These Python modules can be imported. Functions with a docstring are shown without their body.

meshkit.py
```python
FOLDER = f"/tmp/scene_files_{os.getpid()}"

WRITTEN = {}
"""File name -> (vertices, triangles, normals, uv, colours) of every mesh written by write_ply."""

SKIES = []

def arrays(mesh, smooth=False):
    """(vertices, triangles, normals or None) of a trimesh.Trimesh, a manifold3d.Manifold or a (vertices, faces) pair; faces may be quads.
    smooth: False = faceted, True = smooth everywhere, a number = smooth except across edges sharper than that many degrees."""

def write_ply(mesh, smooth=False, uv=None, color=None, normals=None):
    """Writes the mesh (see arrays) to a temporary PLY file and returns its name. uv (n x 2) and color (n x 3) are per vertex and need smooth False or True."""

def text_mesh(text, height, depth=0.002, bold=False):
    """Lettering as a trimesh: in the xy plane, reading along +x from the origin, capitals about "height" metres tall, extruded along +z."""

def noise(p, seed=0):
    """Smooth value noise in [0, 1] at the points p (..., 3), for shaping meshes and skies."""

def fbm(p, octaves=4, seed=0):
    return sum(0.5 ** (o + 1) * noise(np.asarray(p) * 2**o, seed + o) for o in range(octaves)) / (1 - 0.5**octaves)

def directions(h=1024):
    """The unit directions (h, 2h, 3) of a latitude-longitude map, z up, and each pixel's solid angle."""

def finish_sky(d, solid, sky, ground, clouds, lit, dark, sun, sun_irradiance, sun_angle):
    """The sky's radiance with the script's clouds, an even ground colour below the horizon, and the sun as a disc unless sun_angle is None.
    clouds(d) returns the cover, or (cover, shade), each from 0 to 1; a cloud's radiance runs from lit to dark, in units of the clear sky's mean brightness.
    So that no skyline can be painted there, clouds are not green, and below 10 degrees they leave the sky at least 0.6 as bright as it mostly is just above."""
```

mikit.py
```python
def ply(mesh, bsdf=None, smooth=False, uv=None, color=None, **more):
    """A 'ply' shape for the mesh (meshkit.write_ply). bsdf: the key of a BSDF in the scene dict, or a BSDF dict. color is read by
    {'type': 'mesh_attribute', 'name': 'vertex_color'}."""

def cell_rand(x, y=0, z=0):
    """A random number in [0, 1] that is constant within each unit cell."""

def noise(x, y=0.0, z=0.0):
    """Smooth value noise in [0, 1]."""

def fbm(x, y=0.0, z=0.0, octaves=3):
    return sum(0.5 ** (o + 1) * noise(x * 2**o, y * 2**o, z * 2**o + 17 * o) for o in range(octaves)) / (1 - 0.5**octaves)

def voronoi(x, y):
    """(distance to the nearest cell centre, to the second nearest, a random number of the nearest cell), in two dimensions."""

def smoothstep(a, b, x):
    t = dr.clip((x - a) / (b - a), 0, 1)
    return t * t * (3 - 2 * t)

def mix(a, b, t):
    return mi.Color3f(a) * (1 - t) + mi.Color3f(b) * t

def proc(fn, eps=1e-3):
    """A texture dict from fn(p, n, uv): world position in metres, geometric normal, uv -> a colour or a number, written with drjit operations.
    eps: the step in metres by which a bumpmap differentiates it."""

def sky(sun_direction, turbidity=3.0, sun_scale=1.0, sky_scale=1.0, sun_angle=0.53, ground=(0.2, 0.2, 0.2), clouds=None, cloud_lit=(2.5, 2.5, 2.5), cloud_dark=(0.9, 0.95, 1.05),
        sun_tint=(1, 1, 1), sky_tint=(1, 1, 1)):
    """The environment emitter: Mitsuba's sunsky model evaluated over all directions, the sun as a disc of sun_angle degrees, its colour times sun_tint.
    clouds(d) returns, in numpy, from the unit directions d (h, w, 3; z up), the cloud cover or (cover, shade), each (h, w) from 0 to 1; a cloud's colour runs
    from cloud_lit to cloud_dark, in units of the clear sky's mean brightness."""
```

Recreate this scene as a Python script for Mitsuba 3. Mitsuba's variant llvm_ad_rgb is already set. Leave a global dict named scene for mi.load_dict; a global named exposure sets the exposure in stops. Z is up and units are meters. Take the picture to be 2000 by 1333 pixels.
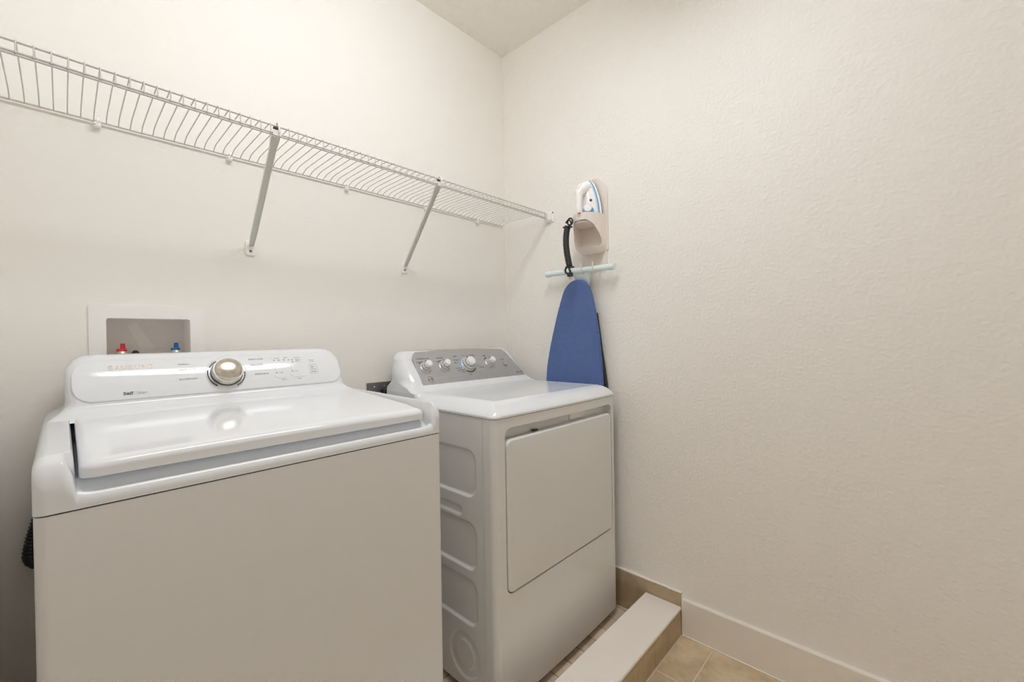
import math
import numpy as np
import trimesh
import mitsuba as mi
import drjit as dr
import manifold3d as m3
from shapely.geometry import Polygon, LineString, Point, box as sbox
from shapely.ops import unary_union
import mikit
import meshkit

T = mi.ScalarTransform4f
PI = math.pi
scene = {'type': 'scene'}
labels = {}

# ------------------------------------------------------------------ camera, light, exposure
F_PX, YAW, PITCH, ROLL = 827.33, 0.756133, -0.00636882, -0.01554340
EYE = np.array([-1.5587, -1.50841, 1.1])
_fw = np.array([math.cos(YAW) * math.cos(PITCH), math.sin(YAW) * math.cos(PITCH), math.sin(PITCH)])
_rt = np.array([math.sin(YAW), -math.cos(YAW), 0.0])
_up = np.cross(_rt, _fw)
_up2 = -math.sin(ROLL) * _rt + math.cos(ROLL) * _up
scene['camera'] = {
    'type': 'perspective', 'fov': math.degrees(2 * math.atan(1000 / F_PX)), 'fov_axis': 'x',
    'near_clip': 0.02, 'far_clip': 50.0,
    'to_world': T().look_at(origin=EYE.tolist(), target=(EYE + _fw).tolist(), up=_up2.tolist()),
}
CEIL_Z = 2.532
LAMP_X, LAMP_Y, LAMP_LEN, LAMP_WID, LAMP_DEEP = -1.00, -0.98, 0.88, 0.24, 0.12
LAMP_RADIANCE = [8.9, 9.22, 9.8]
exposure = 0.95
ROOM_X0, ROOM_Y0, RETURN_X = -2.05, -2.45, -1.674

# ------------------------------------------------------------------ materials
def rgb(*c):
    return {'type': 'rgb', 'value': [float(x) for x in c]}

def mat(name, d):
    scene['mat_' + name] = {'type': 'twosided', 'bsdf': d}
    return 'mat_' + name

def gloss(name, c, alpha, ior=1.5):
    return mat(name, {'type': 'roughplastic', 'diffuse_reflectance': rgb(*c), 'alpha': alpha, 'int_ior': ior, 'nonlinear': True})

def prin(name, c, rough, metal=0.0, spec=0.5, **k):
    return mat(name, {'type': 'principled', 'base_color': c if isinstance(c, dict) else rgb(*c), 'roughness': rough, 'metallic': metal, 'specular': spec, **k})

def wall_colour(p, n, uv):
    v = mikit.fbm(p.x * 3.1, p.y * 3.1, p.z * 3.1, octaves=3)
    return mikit.mix((0.788, 0.7615, 0.7165), (0.808, 0.7815, 0.7365), v)

def tile_colour(p, n, uv):
    a = mikit.fbm(p.x * 9, p.y * 9, p.z * 9, octaves=4)
    b = mikit.fbm(p.x * 45 + 5, p.y * 45, p.z * 45 + 2, octaves=3)
    c = mikit.mix((0.50, 0.385, 0.25), (0.62, 0.495, 0.34), mikit.smoothstep(0.3, 0.7, a))
    return c * (0.88 + 0.24 * b)

def base_tile_colour(p, n, uv):
    a = mikit.fbm(p.x * 11 + 3, p.y * 11, p.z * 14, octaves=4)
    b = mikit.fbm(p.x * 60 + 5, p.y * 60, p.z * 20 + 2, octaves=3)
    c = mikit.mix((0.36, 0.272, 0.170), (0.46, 0.358, 0.240), mikit.smoothstep(0.3, 0.7, a))
    return c * (0.88 + 0.24 * b)

def pan_tile_colour(p, n, uv):
    a = mikit.fbm(p.x * 22, p.y * 22, p.z * 9, octaves=4)
    r = mikit.cell_rand((p.x + 0.026) / 0.0745, (p.y + 0.004) / 0.0745)
    c = mikit.mix((0.60, 0.485, 0.37), (0.72, 0.60, 0.47), mikit.smoothstep(0.3, 0.7, a))
    return c * (0.9 + 0.2 * r)

def fabric_colour(p, n, uv):
    w = 0.5 + 0.5 * dr.sin(p.z * 2200 + mikit.noise(p.y * 50, p.z * 50) * 5)
    w2 = 0.5 + 0.5 * dr.sin(p.y * 2200)
    f = mikit.fbm(p.y * 70, p.z * 140, 0.0, octaves=4)
    g = mikit.fbm(p.y * 12, p.z * 12, 4.0, octaves=2)
    c = mikit.mix((0.070, 0.115, 0.270), (0.120, 0.180, 0.375), 0.35 * f + 0.25 * w + 0.2 * w2 + 0.2 * g)
    return c

def brushed(p, n, uv):
    s = mikit.fbm(p.x * 14, p.y * 300, p.z * 900, octaves=3)
    return mikit.mix((0.40, 0.395, 0.39), (0.50, 0.495, 0.485), s)

M_WALL = prin('wall', mikit.proc(wall_colour), 0.62, spec=0.35)
M_CEIL = mat('ceiling', {'type': 'diffuse', 'reflectance': rgb(0.85, 0.825, 0.765)})
M_FLOOR = prin('grout', (0.66, 0.56, 0.42), 0.85, spec=0.2)
M_TILE = prin('tile', mikit.proc(tile_colour), 0.42, spec=0.4)
M_BASETILE = prin('base_tile', mikit.proc(base_tile_colour), 0.45, spec=0.4)
M_PANTILE = prin('pan_tile', mikit.proc(pan_tile_colour), 0.5, spec=0.4)
M_TRIM = prin('trim_white', (0.77, 0.735, 0.675), 0.35, spec=0.4)
M_CAULK = prin('caulk', (0.82, 0.77, 0.68), 0.6, spec=0.3)
M_MARBLE = prin('curb_slab', (0.80, 0.755, 0.70), 0.33, spec=0.45)
M_ENAMEL = gloss('white_enamel', (0.875, 0.885, 0.897), 0.05)
M_LID = gloss('white_lid', (0.885, 0.893, 0.903), 0.012)
M_BODY = gloss('white_cabinet', (0.865, 0.865, 0.86), 0.05)
M_SEAM = prin('dark_seam', (0.06, 0.058, 0.055), 0.7, spec=0.2)
M_BLACK = prin('black_plastic', (0.018, 0.018, 0.019), 0.38, spec=0.5)
M_PRINT = prin('grey_print', (0.24, 0.24, 0.25), 0.6, spec=0.2)
M_PRINTFAINT = prin('faint_print', (0.50, 0.50, 0.51), 0.6, spec=0.2)
M_PRINTMID = prin('mid_grey_print', (0.36, 0.36, 0.37), 0.6, spec=0.2)
M_GOLD = prin('gold_print', (0.50, 0.42, 0.33), 0.35, metal=0.35, spec=0.5)
M_SATIN = mat('satin_metal', {'type': 'roughconductor', 'material': 'none', 'specular_reflectance': rgb(0.62, 0.58, 0.50), 'alpha': 0.10})
M_SATINLIGHT = mat('pale_satin_metal', {'type': 'roughconductor', 'material': 'none', 'specular_reflectance': rgb(0.80, 0.76, 0.69), 'alpha': 0.25})
M_PANBED = prin('pan_grout', (0.33, 0.25, 0.17), 0.9, spec=0.1)
M_CHROME = mat('chrome', {'type': 'roughconductor', 'material': 'none', 'specular_reflectance': rgb(0.85, 0.84, 0.82), 'alpha': 0.07})
M_SILVER = prin('silver_panel', mikit.proc(brushed), 0.42, metal=0.55, spec=0.5)
M_KNOB = prin('grey_knob', (0.60, 0.60, 0.595), 0.3, metal=0.5, spec=0.5)
M_KNOBCAP = prin('knob_cap', (0.86, 0.86, 0.855), 0.25, metal=0.3, spec=0.5)
M_BLUEPRINT = prin('light_blue_print', (0.30, 0.52, 0.72), 0.5)
M_DARKPRINT = prin('dark_print', (0.10, 0.10, 0.105), 0.6, spec=0.2)
M_WIRE = prin('wire_coating', (0.57, 0.555, 0.53), 0.35, spec=0.5)
M_BRACE = prin('brace_coating', (0.66, 0.67, 0.62), 0.4, spec=0.5)
M_PLASTICW = prin('white_plastic', (0.82, 0.81, 0.79), 0.35, spec=0.5)
M_BOXW = prin('box_plastic', (0.82, 0.795, 0.775), 0.45, spec=0.4)
M_RED = prin('red_lever', (0.60, 0.025, 0.045), 0.35)
M_BLUE = prin('blue_lever', (0.012, 0.13, 0.42), 0.35)
M_BRASS = prin('pale_brass', (0.70, 0.60, 0.42), 0.35, metal=0.5)
M_STICKER = prin('sticker', (0.90, 0.87, 0.83), 0.7, spec=0.2)
M_HOLDER = prin('holder_plastic', (0.74, 0.68, 0.63), 0.4, spec=0.45)
M_IRONW = prin('iron_white', (0.86, 0.85, 0.835), 0.22, spec=0.5)
M_IRONB = prin('iron_blue', (0.11, 0.33, 0.62), 0.22, spec=0.5)
M_IRONLB = prin('iron_pale_blue', (0.45, 0.66, 0.82), 0.25, spec=0.5)
M_SOLE = prin('soleplate', (0.20, 0.15, 0.125), 0.4, metal=0.5)
M_FABRIC = prin('board_fabric', mikit.proc(fabric_colour), 0.9, spec=0.1, sheen=0.3)
M_FOOT = prin('pale_foot', (0.66, 0.76, 0.75), 0.3, spec=0.5)
M_OUTLET = prin('outlet_plate', (0.20, 0.195, 0.185), 0.35, metal=0.6)
M_HOUSING = prin('lamp_housing', (0.8, 0.8, 0.78), 0.5)

# ------------------------------------------------------------------ mesh helpers
def numbered(key):
    if key not in scene:
        return key
    k = 1
    while f'{key}_{k:03d}' in scene:
        k += 1
    return f'{key}_{k:03d}'

def put(key, mesh, m, smooth=35, label=None, **kw):
    key = numbered(key)
    scene[key] = mikit.ply(mesh, m, smooth=smooth, **kw)
    if label:
        labels.setdefault(key, {})['label'] = label
    return key

def place(key, shape, M):
    key = numbered(key)
    scene[key] = {**shape, 'to_world': M}
    return key

def tag(key, label, category=None, group=None, kind=None):
    d = labels.setdefault(key, {})
    d['label'] = label
    if category:
        d['category'] = category
    if group:
        d['group'] = group
    if kind:
        d['kind'] = kind

def cat(*ms):
    return trimesh.util.concatenate(list(ms))

def bx(x0, x1, y0, y1, z0, z1):
    m = trimesh.creation.box((abs(x1 - x0), abs(y1 - y0), abs(z1 - z0)))
    m.apply_translation(((x0 + x1) / 2, (y0 + y1) / 2, (z0 + z1) / 2))
    return m

def rrect(x0, x1, y0, y1, r, n=7):
    r = max(1e-5, min(r, abs(x1 - x0) / 2 - 1e-5, abs(y1 - y0) / 2 - 1e-5))
    out = []
    for cx, cy, a0 in ((x1 - r, y1 - r, 0), (x0 + r, y1 - r, PI / 2), (x0 + r, y0 + r, PI), (x1 - r, y0 + r, 1.5 * PI)):
        for k in range(n):
            a = a0 + PI / 2 * k / (n - 1)
            out.append((cx + r * math.cos(a), cy + r * math.sin(a)))
    return np.array(out)

def loft(rings, cap0=True, cap1=True, closed=True):
    rings = [np.asarray(r, float) for r in rings]
    n = len(rings[0])
    V = np.vstack(rings)
    F = []
    for i in range(len(rings) - 1):
        for j in range(n if closed else n - 1):
            a, b = i * n + j, i * n + (j + 1) % n
            c, d = a + n, b + n
            F += [(a, b, d), (a, d, c)]
    extra = []
    if cap0:
        k = len(V) + len(extra)
        extra.append(rings[0].mean(0))
        F += [(k, (j + 1) % n, j) for j in range(n)]
    if cap1:
        k = len(V) + len(extra)
        o = (len(rings) - 1) * n
        extra.append(rings[-1].mean(0))
        F += [(k, o + j, o + (j + 1) % n) for j in range(n)]
    if extra:
        V = np.vstack([V, np.array(extra)])
    m = trimesh.Trimesh(V, np.array(F), process=False)
    if cap0 and cap1 and m.volume < 0:
        m.invert()
    return m

def ring(pts, z):
    return np.column_stack([pts, np.full(len(pts), z)])

def rbox(x0, x1, y0, y1, z0, z1, r=0.003, rv=None, n=5, k=4):
    """box with rounded vertical edges (rv) and rounded top and bottom rims (r)"""
    rv = r if rv is None else rv
    rings = []
    for i in range(k + 1):
        a = PI / 2 * i / k
        d = r * (1 - math.sin(a))
        rings.append(ring(rrect(x0 + d, x1 - d, y0 + d, y1 - d, max(rv - d, 1e-4), n), z0 + r * (1 - math.cos(a))))
    for i in range(k + 1):
        a = PI / 2 * (1 - i / k)
        d = r * (1 - math.sin(a))
        rings.append(ring(rrect(x0 + d, x1 - d, y0 + d, y1 - d, max(rv - d, 1e-4), n), z1 - r * (1 - math.cos(a))))
    return loft(rings)

def swap(mesh, order, signs=(1, 1, 1)):
    """permute axes; keeps outward orientation"""
    v = mesh.vertices[:, list(order)] * np.array(signs)
    f = mesh.faces
    P = np.zeros((3, 3))
    for i, o in enumerate(order):
        P[i, o] = signs[i]
    if np.linalg.det(P) < 0:
        f = f[:, ::-1]
    return trimesh.Trimesh(v, f, process=False)

def tube(path, r, n=10, closed=False, radii=None):
    p = np.asarray(path, float)
    m = len(p)
    if closed:
        t = np.roll(p, -1, 0) - np.roll(p, 1, 0)
    else:
        t = np.gradient(p, axis=0)
    t /= np.linalg.norm(t, axis=1, keepdims=True)
    a = np.cross(t[0], (0, 0, 1) if abs(t[0][2]) < 0.9 else (1, 0, 0))
    a /= np.linalg.norm(a)
    rings = []
    rr = np.full(m, r) if radii is None else np.asarray(radii)
    for i in range(m):
        a = a - t[i] * (a @ t[i])
        a /= np.linalg.norm(a)
        b = np.cross(t[i], a)
        ang = np.arange(n) * 2 * PI / n
        rings.append(p[i] + rr[i] * (np.cos(ang)[:, None] * a + np.sin(ang)[:, None] * b))
    if closed:
        V = np.vstack(rings)
        F = []
        for i in range(m):
            for j in range(n):
                q, s = i * n + j, i * n + (j + 1) % n
                u, w = ((i + 1) % m) * n + j, ((i + 1) % m) * n + (j + 1) % n
                F += [(q, s, w), (q, w, u)]
        return trimesh.Trimesh(V, F, process=False)
    return loft(rings)

def smooth_path(pts, n=40):
    from scipy.interpolate import CubicSpline
    p = np.asarray(pts, float)
    s = np.r_[0, np.cumsum(np.linalg.norm(np.diff(p, axis=0), axis=1))]
    return CubicSpline(s, p)(np.linspace(0, s[-1], n))

def lathe(profile, n=40, axis='z'):
    """profile of (r, h) from bottom to top, revolved about z"""
    rings = []
    ang = np.arange(n) * 2 * PI / n
    for r, h in profile:
        rings.append(np.column_stack([max(r, 1e-5) * np.cos(ang), max(r, 1e-5) * np.sin(ang), np.full(n, h)]))
    return loft(rings)

def orient(mesh, origin, normal, up=(0, 0, 1)):
    """local z -> normal, local y -> up"""
    z = np.asarray(normal, float); z /= np.linalg.norm(z)
    x = np.cross(up, z); x /= np.linalg.norm(x)
    y = np.cross(z, x)
    M = np.eye(4)
    M[:3, 0], M[:3, 1], M[:3, 2], M[:3, 3] = x, y, z, origin
    m = mesh.copy()
    m.apply_transform(M)
    return m

def man(mesh):
    m = trimesh.Trimesh(mesh.vertices, mesh.faces, process=True)
    m.merge_vertices()
    return m3.Manifold(m3.Mesh(np.asarray(m.vertices, np.float32), np.asarray(m.faces, np.uint32)))

def unman(M):
    k = M.to_mesh()
    return trimesh.Trimesh(k.vert_properties[:, :3], k.tri_verts, process=False)

def prism(poly, z0, z1):
    m = trimesh.creation.extrude_polygon(poly, z1 - z0, engine='earcut')
    m.apply_translation((0, 0, z0))
    return m

def sstep(a, b, x):
    t = np.clip((x - a) / (b - a), 0, 1)
    return t * t * (3 - 2 * t)

def sd_rrect(x, y, x0, x1, y0, y1, r):
    qx = np.abs(x - (x0 + x1) / 2) - (x1 - x0) / 2 + r
    qy = np.abs(y - (y0 + y1) / 2) - (y1 - y0) / 2 + r
    return np.hypot(np.maximum(qx, 0), np.maximum(qy, 0)) + np.minimum(np.maximum(qx, qy), 0) - r

def stations(a, b, fine, step, edge, both=True, lo=True):
    """points from a to b, spaced fine within edge of the ends"""
    L, out, x = b - a, [a], a
    while x < b - 1e-9:
        d0 = (x - a) if lo else 9
        d1 = (b - x) if both else 9
        s = fine if min(d0, d1) < edge else step
        x = min(b, x + s)
        if b - x < fine * 0.5:
            x = b
        out.append(x)
    return np.array(out)

EDGE = np.array([0, 0.0001, 0.0004, 0.0009, 0.0016, 0.0025, 0.0036, 0.0049, 0.0064, 0.0081, 0.0100, 0.0120, 0.0140])
def edged(a, b, step, mid, edge, lo=True, hi=True):
    """stations from a to b, very close together at the ends so that rounded rims stay smooth"""
    i0, i1 = a + (EDGE[-1] if lo else 0), b - (EDGE[-1] if hi else 0)
    core = stations(i0, i1, step, mid, edge)
    return np.r_[a + EDGE[:-1] if lo else [], core, (b - EDGE[:-1][::-1]) if hi else []]

def field(xs, ys, zf, x0, x1, y0, y1, rc, zbot, bottom=True):
    """closed slab whose top is z = zf(x, y) over a rounded rectangle, with a skirt down to zbot"""
    X, Y = np.meshgrid(xs, ys, indexing='ij')
    # pull points outside of the rounded corners onto them
    for cx, sx in ((x0 + rc, -1), (x1 - rc, 1)):
        for cy, sy in ((y0 + rc, -1), (y1 - rc, 1)):
            dx, dy = (X - cx) * sx, (Y - cy) * sy
            inside = (dx > 0) & (dy > 0)
            d = np.hypot(dx, dy)
            big = np.maximum(dx, dy)
            # map the square corner to the round one
            s = np.where(inside & (d > 0), big / np.maximum(d, 1e-9), 1.0)
            X = np.where(inside, cx + sx * dx * s, X)
            Y = np.where(inside, cy + sy * dy * s, Y)
    Z = zf(X, Y)
    nx, ny = X.shape
    V = np.column_stack([X.ravel(), Y.ravel(), Z.ravel()])
    idx = np.arange(nx * ny).reshape(nx, ny)
    a, b, c, d = idx[:-1, :-1].ravel(), idx[1:, :-1].ravel(), idx[1:, 1:].ravel(), idx[:-1, 1:].ravel()
    F = np.vstack([np.column_stack([a, b, c]), np.column_stack([a, c, d])])
    border = np.r_[idx[:, 0], idx[-1, 1:], idx[-2::-1, -1], idx[0, -2:0:-1]]
    rim = V[border].copy()
    rim[:, 2] = np.maximum(rim[:, 2] - 0.0010, zbot + 0.5 * (rim[:, 2] - zbot))
    low = V[border].copy()
    low[:, 2] = zbot
    n = len(border)
    k = np.arange(n)
    kn = (k + 1) % n
    n0 = len(V)
    V = np.vstack([V, rim])
    F = np.vstack([F, np.column_stack([border[k], n0 + k, n0 + kn]), np.column_stack([border[k], n0 + kn, border[kn]])])
    border = n0 + k
    n0 = len(V)
    V = np.vstack([V, low])
    F = np.vstack([F, np.column_stack([border[k], n0 + k, n0 + kn]), np.column_stack([border[k], n0 + kn, border[kn]])])
    if bottom:
        V = np.vstack([V, low.mean(0)])
        F = np.vstack([F, np.column_stack([np.full(n, len(V) - 1), n0 + kn, n0 + k])])
    return trimesh.Trimesh(V, F, process=False)

def overlay(outline, face, thick=0.002, round_r=0.002, rings=10, back=0.001):
    """raised plate over a face: outline (x, z) convex; face(z) -> (y, ny, nz) arrays"""
    o = np.asarray(outline, float)
    c = o.mean(0)
    out = []
    prof = [(0.0, -back), (0.0, thick - round_r)]
    for a in (0.35, 0.7, 1.0):
        prof.append((round_r * (1 - math.cos(a * PI / 2)), thick - round_r + round_r * math.sin(a * PI / 2)))
    size = np.linalg.norm(o - c, axis=1).max()
    tan = np.roll(o, -1, 0) - np.roll(o, 1, 0)
    nrm = np.column_stack([tan[:, 1], -tan[:, 0]])
    nrm /= np.maximum(np.linalg.norm(nrm, axis=1, keepdims=True), 1e-9)
    if ((o - c) * nrm).sum() < 0:
        nrm = -nrm
    def lift(q, h):
        y, ny, nz = face(q[:, 1])
        return np.column_stack([q[:, 0], y + ny * h, q[:, 1] + nz * h])
    q = o
    for d, h in prof:
        q = o - nrm * d
        out.append(lift(q, h))
    for i in range(1, rings):
        s = 1 - i / rings
        out.append(lift(c + (q - c) * s, thick))
    return loft(out, cap0=False, cap1=True)

def text_on(txt, x, z, height, face, off=0.0004, depth=0.0004, bold=False, anchor='l'):
    m = meshkit.text_mesh(txt, height, depth, bold=bold)
    v = np.array(m.vertices)
    w = v[:, 0].max()
    if anchor == 'c':
        v[:, 0] -= w / 2
    elif anchor == 'r':
        v[:, 0] -= w
    y0, ny, nz = face(np.array([z]))
    zz = z + v[:, 1] * (-ny[0])
    y, ny, nz = face(zz)
    h = off + v[:, 2]
    m.vertices = np.column_stack([x + v[:, 0], y + ny * h, zz + nz * h])
    if m.volume < 0:
        m.invert()
    return m

# ------------------------------------------------------------------ the room
TH = 0.12
def relief(a, b, freq, seed):
    """sprayed orange-peel height, 0 to 1, over two wall coordinates in metres"""
    q = np.stack([a * freq, b * freq, np.full_like(a, 0.5)], -1)
    h = 0.62 * meshkit.noise(q, seed) + 0.38 * meshkit.noise(q * 1.9 + 11.3, seed + 1)
    return sstep(0.22, 0.80, h)
def sheet(a0, a1, b0, b1, step, fn, keep=None):
    a, b = np.linspace(a0, a1, int((a1 - a0) / step)), np.linspace(b0, b1, int((b1 - b0) / step))
    A, B = np.meshgrid(a, b, indexing='ij')
    n1, n2 = A.shape
    i = np.arange(n1 * n2).reshape(n1, n2)
    F = np.vstack([np.column_stack([i[:-1, :-1].ravel(), i[1:, :-1].ravel(), i[1:, 1:].ravel()]), np.column_stack([i[:-1, :-1].ravel(), i[1:, 1:].ravel(), i[:-1, 1:].ravel()])])
    if keep is not None:
        ok = keep(A, B).ravel()
        F = F[ok[F].all(1)]
    return fn(A.ravel(), B.ravel()), F
def wall_mesh(solid, V, F, toward):
    m = trimesh.Trimesh(V, F, process=False)
    if m.face_normals.mean(0) @ np.array(toward) < 0:
        m.invert()
    # flat solid with split corners, then the relief sheet with smooth normals
    flat = solid.copy()
    flat.unmerge_vertices()
    return cat(flat, m)
RELIEF = 0.0011
# back wall, with the opening for the water outlet box
HX0, HX1, HZ0, HZ1 = -1.4855, -1.3035, 0.985, 1.1725
wp = Polygon([(ROOM_X0, 0), (0, 0), (0, CEIL_Z), (ROOM_X0, CEIL_Z)], [[(HX0, HZ0), (HX0, HZ1), (HX1, HZ1), (HX1, HZ0)]])
m = swap(prism(wp, 0.0002, TH), (0, 2, 1))
V, F = sheet(RETURN_X, 0.0, 0.45, CEIL_Z, 0.0032, lambda x, z: np.column_stack([x, -RELIEF * 0.6 * relief(x, z, 145, 3), z]),
             lambda x, z: ~((x > HX0 - 0.012) & (x < HX1 + 0.012) & (z > HZ0 - 0.012) & (z < HZ1 + 0.012)))
put('wall_back', wall_mesh(m, V, F, (0, -1, 0)), M_WALL, smooth=True)
tag('wall_back', 'cream textured wall behind the washer and dryer, carrying the wire shelf', kind='structure')
V, F = sheet(-1.80, 0.0, 0.10, CEIL_Z, 0.0027, lambda y, z: np.column_stack([-RELIEF * relief(y, z, 145, 8), y, z]))
put('wall_right', wall_mesh(bx(0.0002, TH, ROOM_Y0, TH, 0, CEIL_Z), V, F, (-1, 0, 0)), M_WALL, smooth=True)
tag('wall_right', 'cream textured wall on the right with the iron and ironing board', kind='structure')
put('wall_left', bx(ROOM_X0 - TH, ROOM_X0, ROOM_Y0, TH, 0, CEIL_Z), M_WALL, smooth=False)
tag('wall_left', 'cream textured wall at the left of the washer', kind='structure')
put('wall_left_001', bx(RETURN_X - TH, RETURN_X, -0.80, -0.0004, 0, CEIL_Z), M_WALL, smooth=False)
tag('wall_left_001', 'short cream textured return wall beside the washer', kind='structure')
put('wall_front', bx(ROOM_X0 - TH, TH, ROOM_Y0 - TH, ROOM_Y0, 0, CEIL_Z), M_WALL, smooth=False)
tag('wall_front', 'cream textured wall facing the washer', kind='structure')
V, F = sheet(-0.75, 0.0, -0.60, 0.0, 0.0036, lambda x, y: np.column_stack([x, y, CEIL_Z - 0.0012 * sstep(0.42, 0.58, meshkit.fbm(np.stack([x * 48, y * 48, 0 * x], -1), 3, 21))]))
put('ceiling', wall_mesh(bx(ROOM_X0 - TH, TH, ROOM_Y0 - TH, TH, CEIL_Z + 0.0002, CEIL_Z + TH), V, F, (0, 0, -1)), M_CEIL, smooth=True)
tag('ceiling', 'beige textured ceiling', kind='structure')
put('floor', bx(ROOM_X0 - TH, TH, ROOM_Y0 - TH, TH, -TH, -0.0015), M_FLOOR, smooth=False)
tag('floor', 'beige tiled floor', kind='structure')

# floor tiles in front of the curb: joints at x = -0.233 and y = -0.996
J = 0.0045
xs = [ROOM_X0] + [-0.233 - 0.33 * k for k in range(5, -1, -1)] + [-0.0135]
ys = [ROOM_Y0] + [-0.996 - 0.33 * k for k in range(4, -1, -1)] + [-0.887]
for i in range(len(xs) - 1):
    for j in range(len(ys) - 1):
        a, b, c, d = xs[i] + J / 2, xs[i + 1] - J / 2, ys[j] + J / 2, ys[j + 1] - J / 2
        put('floor__tile', rbox(a, b, c, d, -0.008, 0.0, r=0.0012, rv=0.001, n=2, k=1), M_TILE, smooth=False)
# small tiles of the washer pan
PX, PY, PJ = -0.026, -0.6575 - 0.0745 / 2, 0.0036
put('floor__pan_bed', bx(RETURN_X + 0.001, -0.0114, -0.7478, -0.0110, -0.0014, -0.0011), M_PANBED, smooth=False, label='dark grout between the small tiles')
for i in range(-27, 1):
    for j in range(-1, 9):
        a, b = PX + 0.0745 * i + PJ / 2 - 0.0745 + 0.0745, PX + 0.0745 * (i + 1) - PJ / 2
        c, d = PY + 0.0745 * j + PJ / 2, PY + 0.0745 * (j + 1) - PJ / 2
        a, b, c, d = max(a, RETURN_X + 0.002), min(b, -0.0115), max(c, -0.7455), min(d, -0.0115)
        if b - a < 0.006 or d - c < 0.006:
            continue
        put('floor__pan_tile', rbox(a, b, c, d, -0.008, 0.0, r=0.001, rv=0.001, n=2, k=1), M_PANTILE, smooth=False)

# baseboard on the right wall
put('baseboard_right', swap(prism(Polygon([(0, 0.0), (-0.0135, 0.0), (-0.0135, 0.1280), (-0.012, 0.1305), (0, 0.1330)]), 0, 0.887 * 0 + (-0.887 - ROOM_Y0)), (0, 2, 1)).apply_translation((0, ROOM_Y0, 0)), M_TRIM, smooth=False)
tag('baseboard_right', 'white wooden baseboard along the right wall in front of the curb', kind='structure')
put('baseboard_right__caulk_line', bx(-0.0165, -0.0136, ROOM_Y0, -0.889, 0.0, 0.003), M_CAULK, smooth=False, label='pale caulk line at the foot of the baseboard')

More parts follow.
